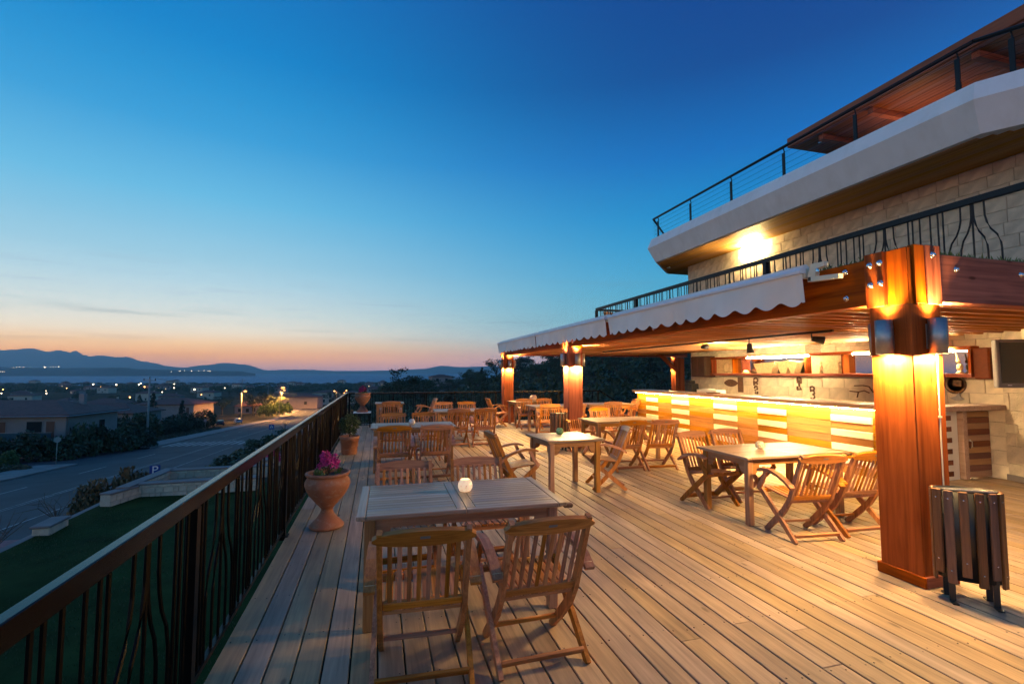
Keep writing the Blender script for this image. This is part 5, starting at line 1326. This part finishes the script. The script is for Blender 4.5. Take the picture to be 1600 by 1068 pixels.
for i, (px, dep, hh) in enumerate(((414, 187, 4.4), (426, 190, 4.8), (438, 194, 5.0), (450, 199, 4.6))):
    v = RT * ((px - 800) / 750 * dep) + FW * dep
    bush(('leftmost yellow lit clump of the hedge behind the brightest street lamp', 'second lit hedge clump from the left, behind the brightest street lamp', 'third lit hedge clump from the left, behind the brightest street lamp', 'rightmost lit hedge clump, just right of the brightest street lamp')[i], v.x, v.y, -15.6, 2.9, hh / 1.2, BUSHG, 'hedge lit by the street lamp')
for i, (px, dep, hh) in enumerate(((398, 200, 9), (414, 214, 10), (430, 222, 8.5), (388, 232, 8), (350, 210, 7), (470, 262, 8), (520, 290, 9), (540, 300, 11))):
    v = RT * ((px - 800) / 750 * dep) + FW * dep
    tree(('bushy dark tree left of the brightest street lamp, nearest', 'bushy dark tree directly left of the brightest street lamp', 'dark tree behind the brightest street lamp', 'dark tree farther left behind the first street lamp', 'small tree behind the silver car', 'tree behind the second pair of lamps', 'dark tree right of the far power pole', 'dark tree at the end of the railing')[i], v.x, v.y, ground(v.x, v.y), hh, 'broad', i, i * 1.3, 1.25)
o = MB(); rg = random.Random(2)
o.tube([(0, 0, 0), (.05, 0, 1.1), (.1, 0, 1.9)], [.05, .03, .012], 6)
for k in range(16): a = rg.uniform(0, 6.28); z = rg.uniform(.8, 1.9); o.tube([(.06, 0, z - .2), (.06 + math.cos(a) * .35, math.sin(a) * .35, z + .2)], .012, 4, False)
tag(o.build('sapling', BARK, None, (-12.9, 76.5, road_z(76)), None), 'bare young sapling right of the crossing sign', 'sapling'); bpy.data.objects['sapling'].scale = (1.6, 1.6, 1.6)
# dry twigs by the stone block
for i, (x, y) in enumerate(((-9.6, 15.9), (-9.7, 18.8))):
    m = MB(); rg = random.Random(60 + i)
    for k in range(9):
        a = rg.uniform(0, 6.28); l = rg.uniform(.5, 1.1); p0 = (0, 0, 0); p1 = (math.cos(a) * l * .4, math.sin(a) * l * .6, .3 + rg.random() * .3); p2 = (math.cos(a) * l, math.sin(a) * l * 1.1, .35 + rg.random() * .5)
        m.tube([p0, p1, p2], [.014, .01, .004], 4, False)
        m.tube([p1, (p1[0] + rg.uniform(-.3, .3), p1[1] + rg.uniform(-.4, .4), p1[2] + .3)], .005, 4, False)
    tag(m.build('dry_twigs', BARK, None, (x, y, -3.0)), ('bare twigs rising left of the squat stone post', 'bare twigs rising right of the squat stone post')[i], 'dry shrub')
# trees of the hillside to the right, one by one
rng = random.Random(50); grp = 'dark trees on the wooded hillside'
tree('tall dark pointed tree beyond the end railing, highest against the sea', 4.4, 92, ground(4.4, 92), 8.6, 'broad', 1, 0, 1.0); tree('dark tree just right of the tall pointed one', 8.5, 96, ground(8.5, 96), 6.8, 'broad', 2, 1, 1.2)
n = 0
while n < 95:
    a = R(rng.uniform(-2, 40)); d = 42 + 230 * rng.random() ** 1.1; x, y = math.sin(a) * d, math.cos(a) * d
    p = Vector((x, y))
    if not free(p, 0) or x - road_x(y) < 18: continue
    hh = rng.uniform(3.5, 6.5) + (1.5 if d > 120 else 0); 
    if d < 75: hh = rng.uniform(2.4, 4.2)
    hh *= 1 - .3 * sm(12, 22, math.degrees(a)); tree('dark tree in the wooded hillside beyond the end railing', x, y, ground(x, y) - .2, hh, 'conifer' if rng.random() < .12 else 'broad', n, rng.uniform(0, 6), rng.uniform(1.1, 1.6), grp); n += 1
# trees among the village houses
n = 0; grp = 'dark trees among the village houses'
while n < 130:
    dep = 110 + 900 * rng.random() ** 1.3; px = rng.uniform(-60, 600)
    v = RT * ((px - 800) / 750 * dep) + FW * dep
    if v.y < 285 and v.x - road_x(v.y) > -30: continue
    if not free(Vector((v.x, v.y)), 1.5): continue
    tree('dark tree among the low village houses before the sea', v.x, v.y, ground(v.x, v.y) - .2, rng.uniform(4.5, 8) * (1 if dep < 300 else .85 if dep < 500 else .55), 'conifer' if rng.random() < .15 else 'broad', n, rng.uniform(0, 6), rng.uniform(1.0, 1.5), grp); n += 1
# the far shore wood and hillside undergrowth, each one mass
m = MB(); rng = random.Random(70)
for _ in range(900):
    dep = rng.uniform(560, 985); px = rng.uniform(-120, 760)
    v = RT * ((px - 800) / 750 * dep) + FW * dep; z = ground(v.x, v.y)
    hh = rng.uniform(2, 4.4) * (1.3 if rng.random() < .06 else 1)
    m.leaves((v.x, v.y, z + hh * .5), (rng.uniform(5, 10), rng.uniform(4, 7), hh * .5), 60, 1.0, rng, .2)
tag(stuff(m.build('shore_woods', LEAFD)), 'dark belt of far trees along the shore of the bay', 'woods')
m = MB()
for _ in range(1500):
    a = R(rng.uniform(-3, 42)); d = 26 + 240 * rng.random(); x, y = math.sin(a) * d, math.cos(a) * d
    if x - road_x(y) < 17: continue
    m.leaves((x, y, ground(x, y) + .3), (d * .018 + 1, d * .018 + 1, .5 + d * .004), 40, .18 + d * .0022, rng, .1)
tag(stuff(m.build('undergrowth', LEAFD)), 'dark scrub covering the hillside beyond the end railing', 'undergrowth')
m = MB()
for _ in range(420):
    y = rng.uniform(50, 130); x = road_x(y) - rng.uniform(11.5, 15)
    if 58 < y < 79: continue
    m.leaves((x, y, road_z(y) + .1), (.9, .9, .35), 36, .14, rng, .1)
for _ in range(160):
    y = rng.uniform(45, 58); x = road_x(y) - rng.uniform(11.5, 17)
    m.leaves((x, y, road_z(y) + .2), (.9, .9, .5), 36, .14, rng, .1)
tag(stuff(m.build('weeds', leaf('dry_weed', (.05, .055, .025), (.10, .095, .045)))), 'dry weeds along the far pavement', 'weeds')
# ---- far lamps of the village and of the opposite shore
LM = [MB().ball((0, 0, 0), 1, 1).mesh('bulb', FARW), MB().ball((0, 0, 0), 1, 1).mesh('bulb', FARO)]
PM = MB().tube([(0, 0, -6), (0, 0, 0)], .12, 5).mesh('pole', CONC)
far = [(3, 629, 300, 1, 1.5), (6, 614, 420, 0, .8), (76, 614, 520, 0, .8), (75, 610, 520, 0, .5), (148, 600, 800, 0, 1.0), (160, 604, 760, 1, .9), (176, 604, 760, 1, .9), (184, 600.5, 800, 0, 1.0), (188, 605, 700, 0, .7), (194, 602, 800, 0, 1.1),
       (206, 620, 330, 1, 1.1), (219, 600.5, 800, 0, 1.1), (222, 598.5, 900, 0, .8), (228, 604, 700, 1, 1.1), (256, 612, 420, 0, .7), (274, 599.5, 900, 0, .8), (274, 605.5, 600, 0, .7), (286, 619, 330, 1, .8), (306, 608, 520, 0, 1.1), (252, 619, 330, 0, .6), (317, 616, 380, 1, .8), (316, 605.5, 700, 0, .6), (353, 605.5, 700, 0, .6), (325, 604, 720, 0, .4), (8, 608, 520, 1, .8), (107, 606, 600, 1, .6)]
for px, py, dep, k, r in far:
    v = RT * ((px - 800) / 750 * dep) + FW * dep; z = H - (py - 582) / 750 * dep
    t = thing('village_lamp', ('small white lamp glowing among the village houses', 'small orange lamp glowing among the village houses')[k], 'street lamp', (v.x, v.y, z), 0, ('white lamps of the far village', 'orange lamps of the far village')[k])
    b = link('bulb', LM[k], t); s = r * dep / 750 * .95; b.scale = (s, s, s); link('pole', PM, t)
rng = random.Random(80); S = []
for px in [22, 27, 31, 33, 36, 38, 49, 70, 71, 73, 80, 84, 88, 92, 93] + [rng.uniform(265, 330) for _ in range(14)] + [2, 5, 8]:
    S.append((px, 573.2 + rng.uniform(-.5, .6) if px > 15 and px < 120 else (579 + rng.uniform(-.6, .8) if px > 100 else 580.5)))
for px, py in S:
    dep = 3500; v = RT * ((px - 800) / 750 * dep) + FW * dep
    o = link('shore_lamp', LM[0], None, (v.x, v.y, H - (py - 582) / 750 * dep)); s = 2.1 if 69 < px < 72 else rng.uniform(1.0, 1.5); o.scale = (s, s, s)
    tag(o, 'tiny white light on the far shore across the bay', 'lamp', 'lights on the opposite shore')
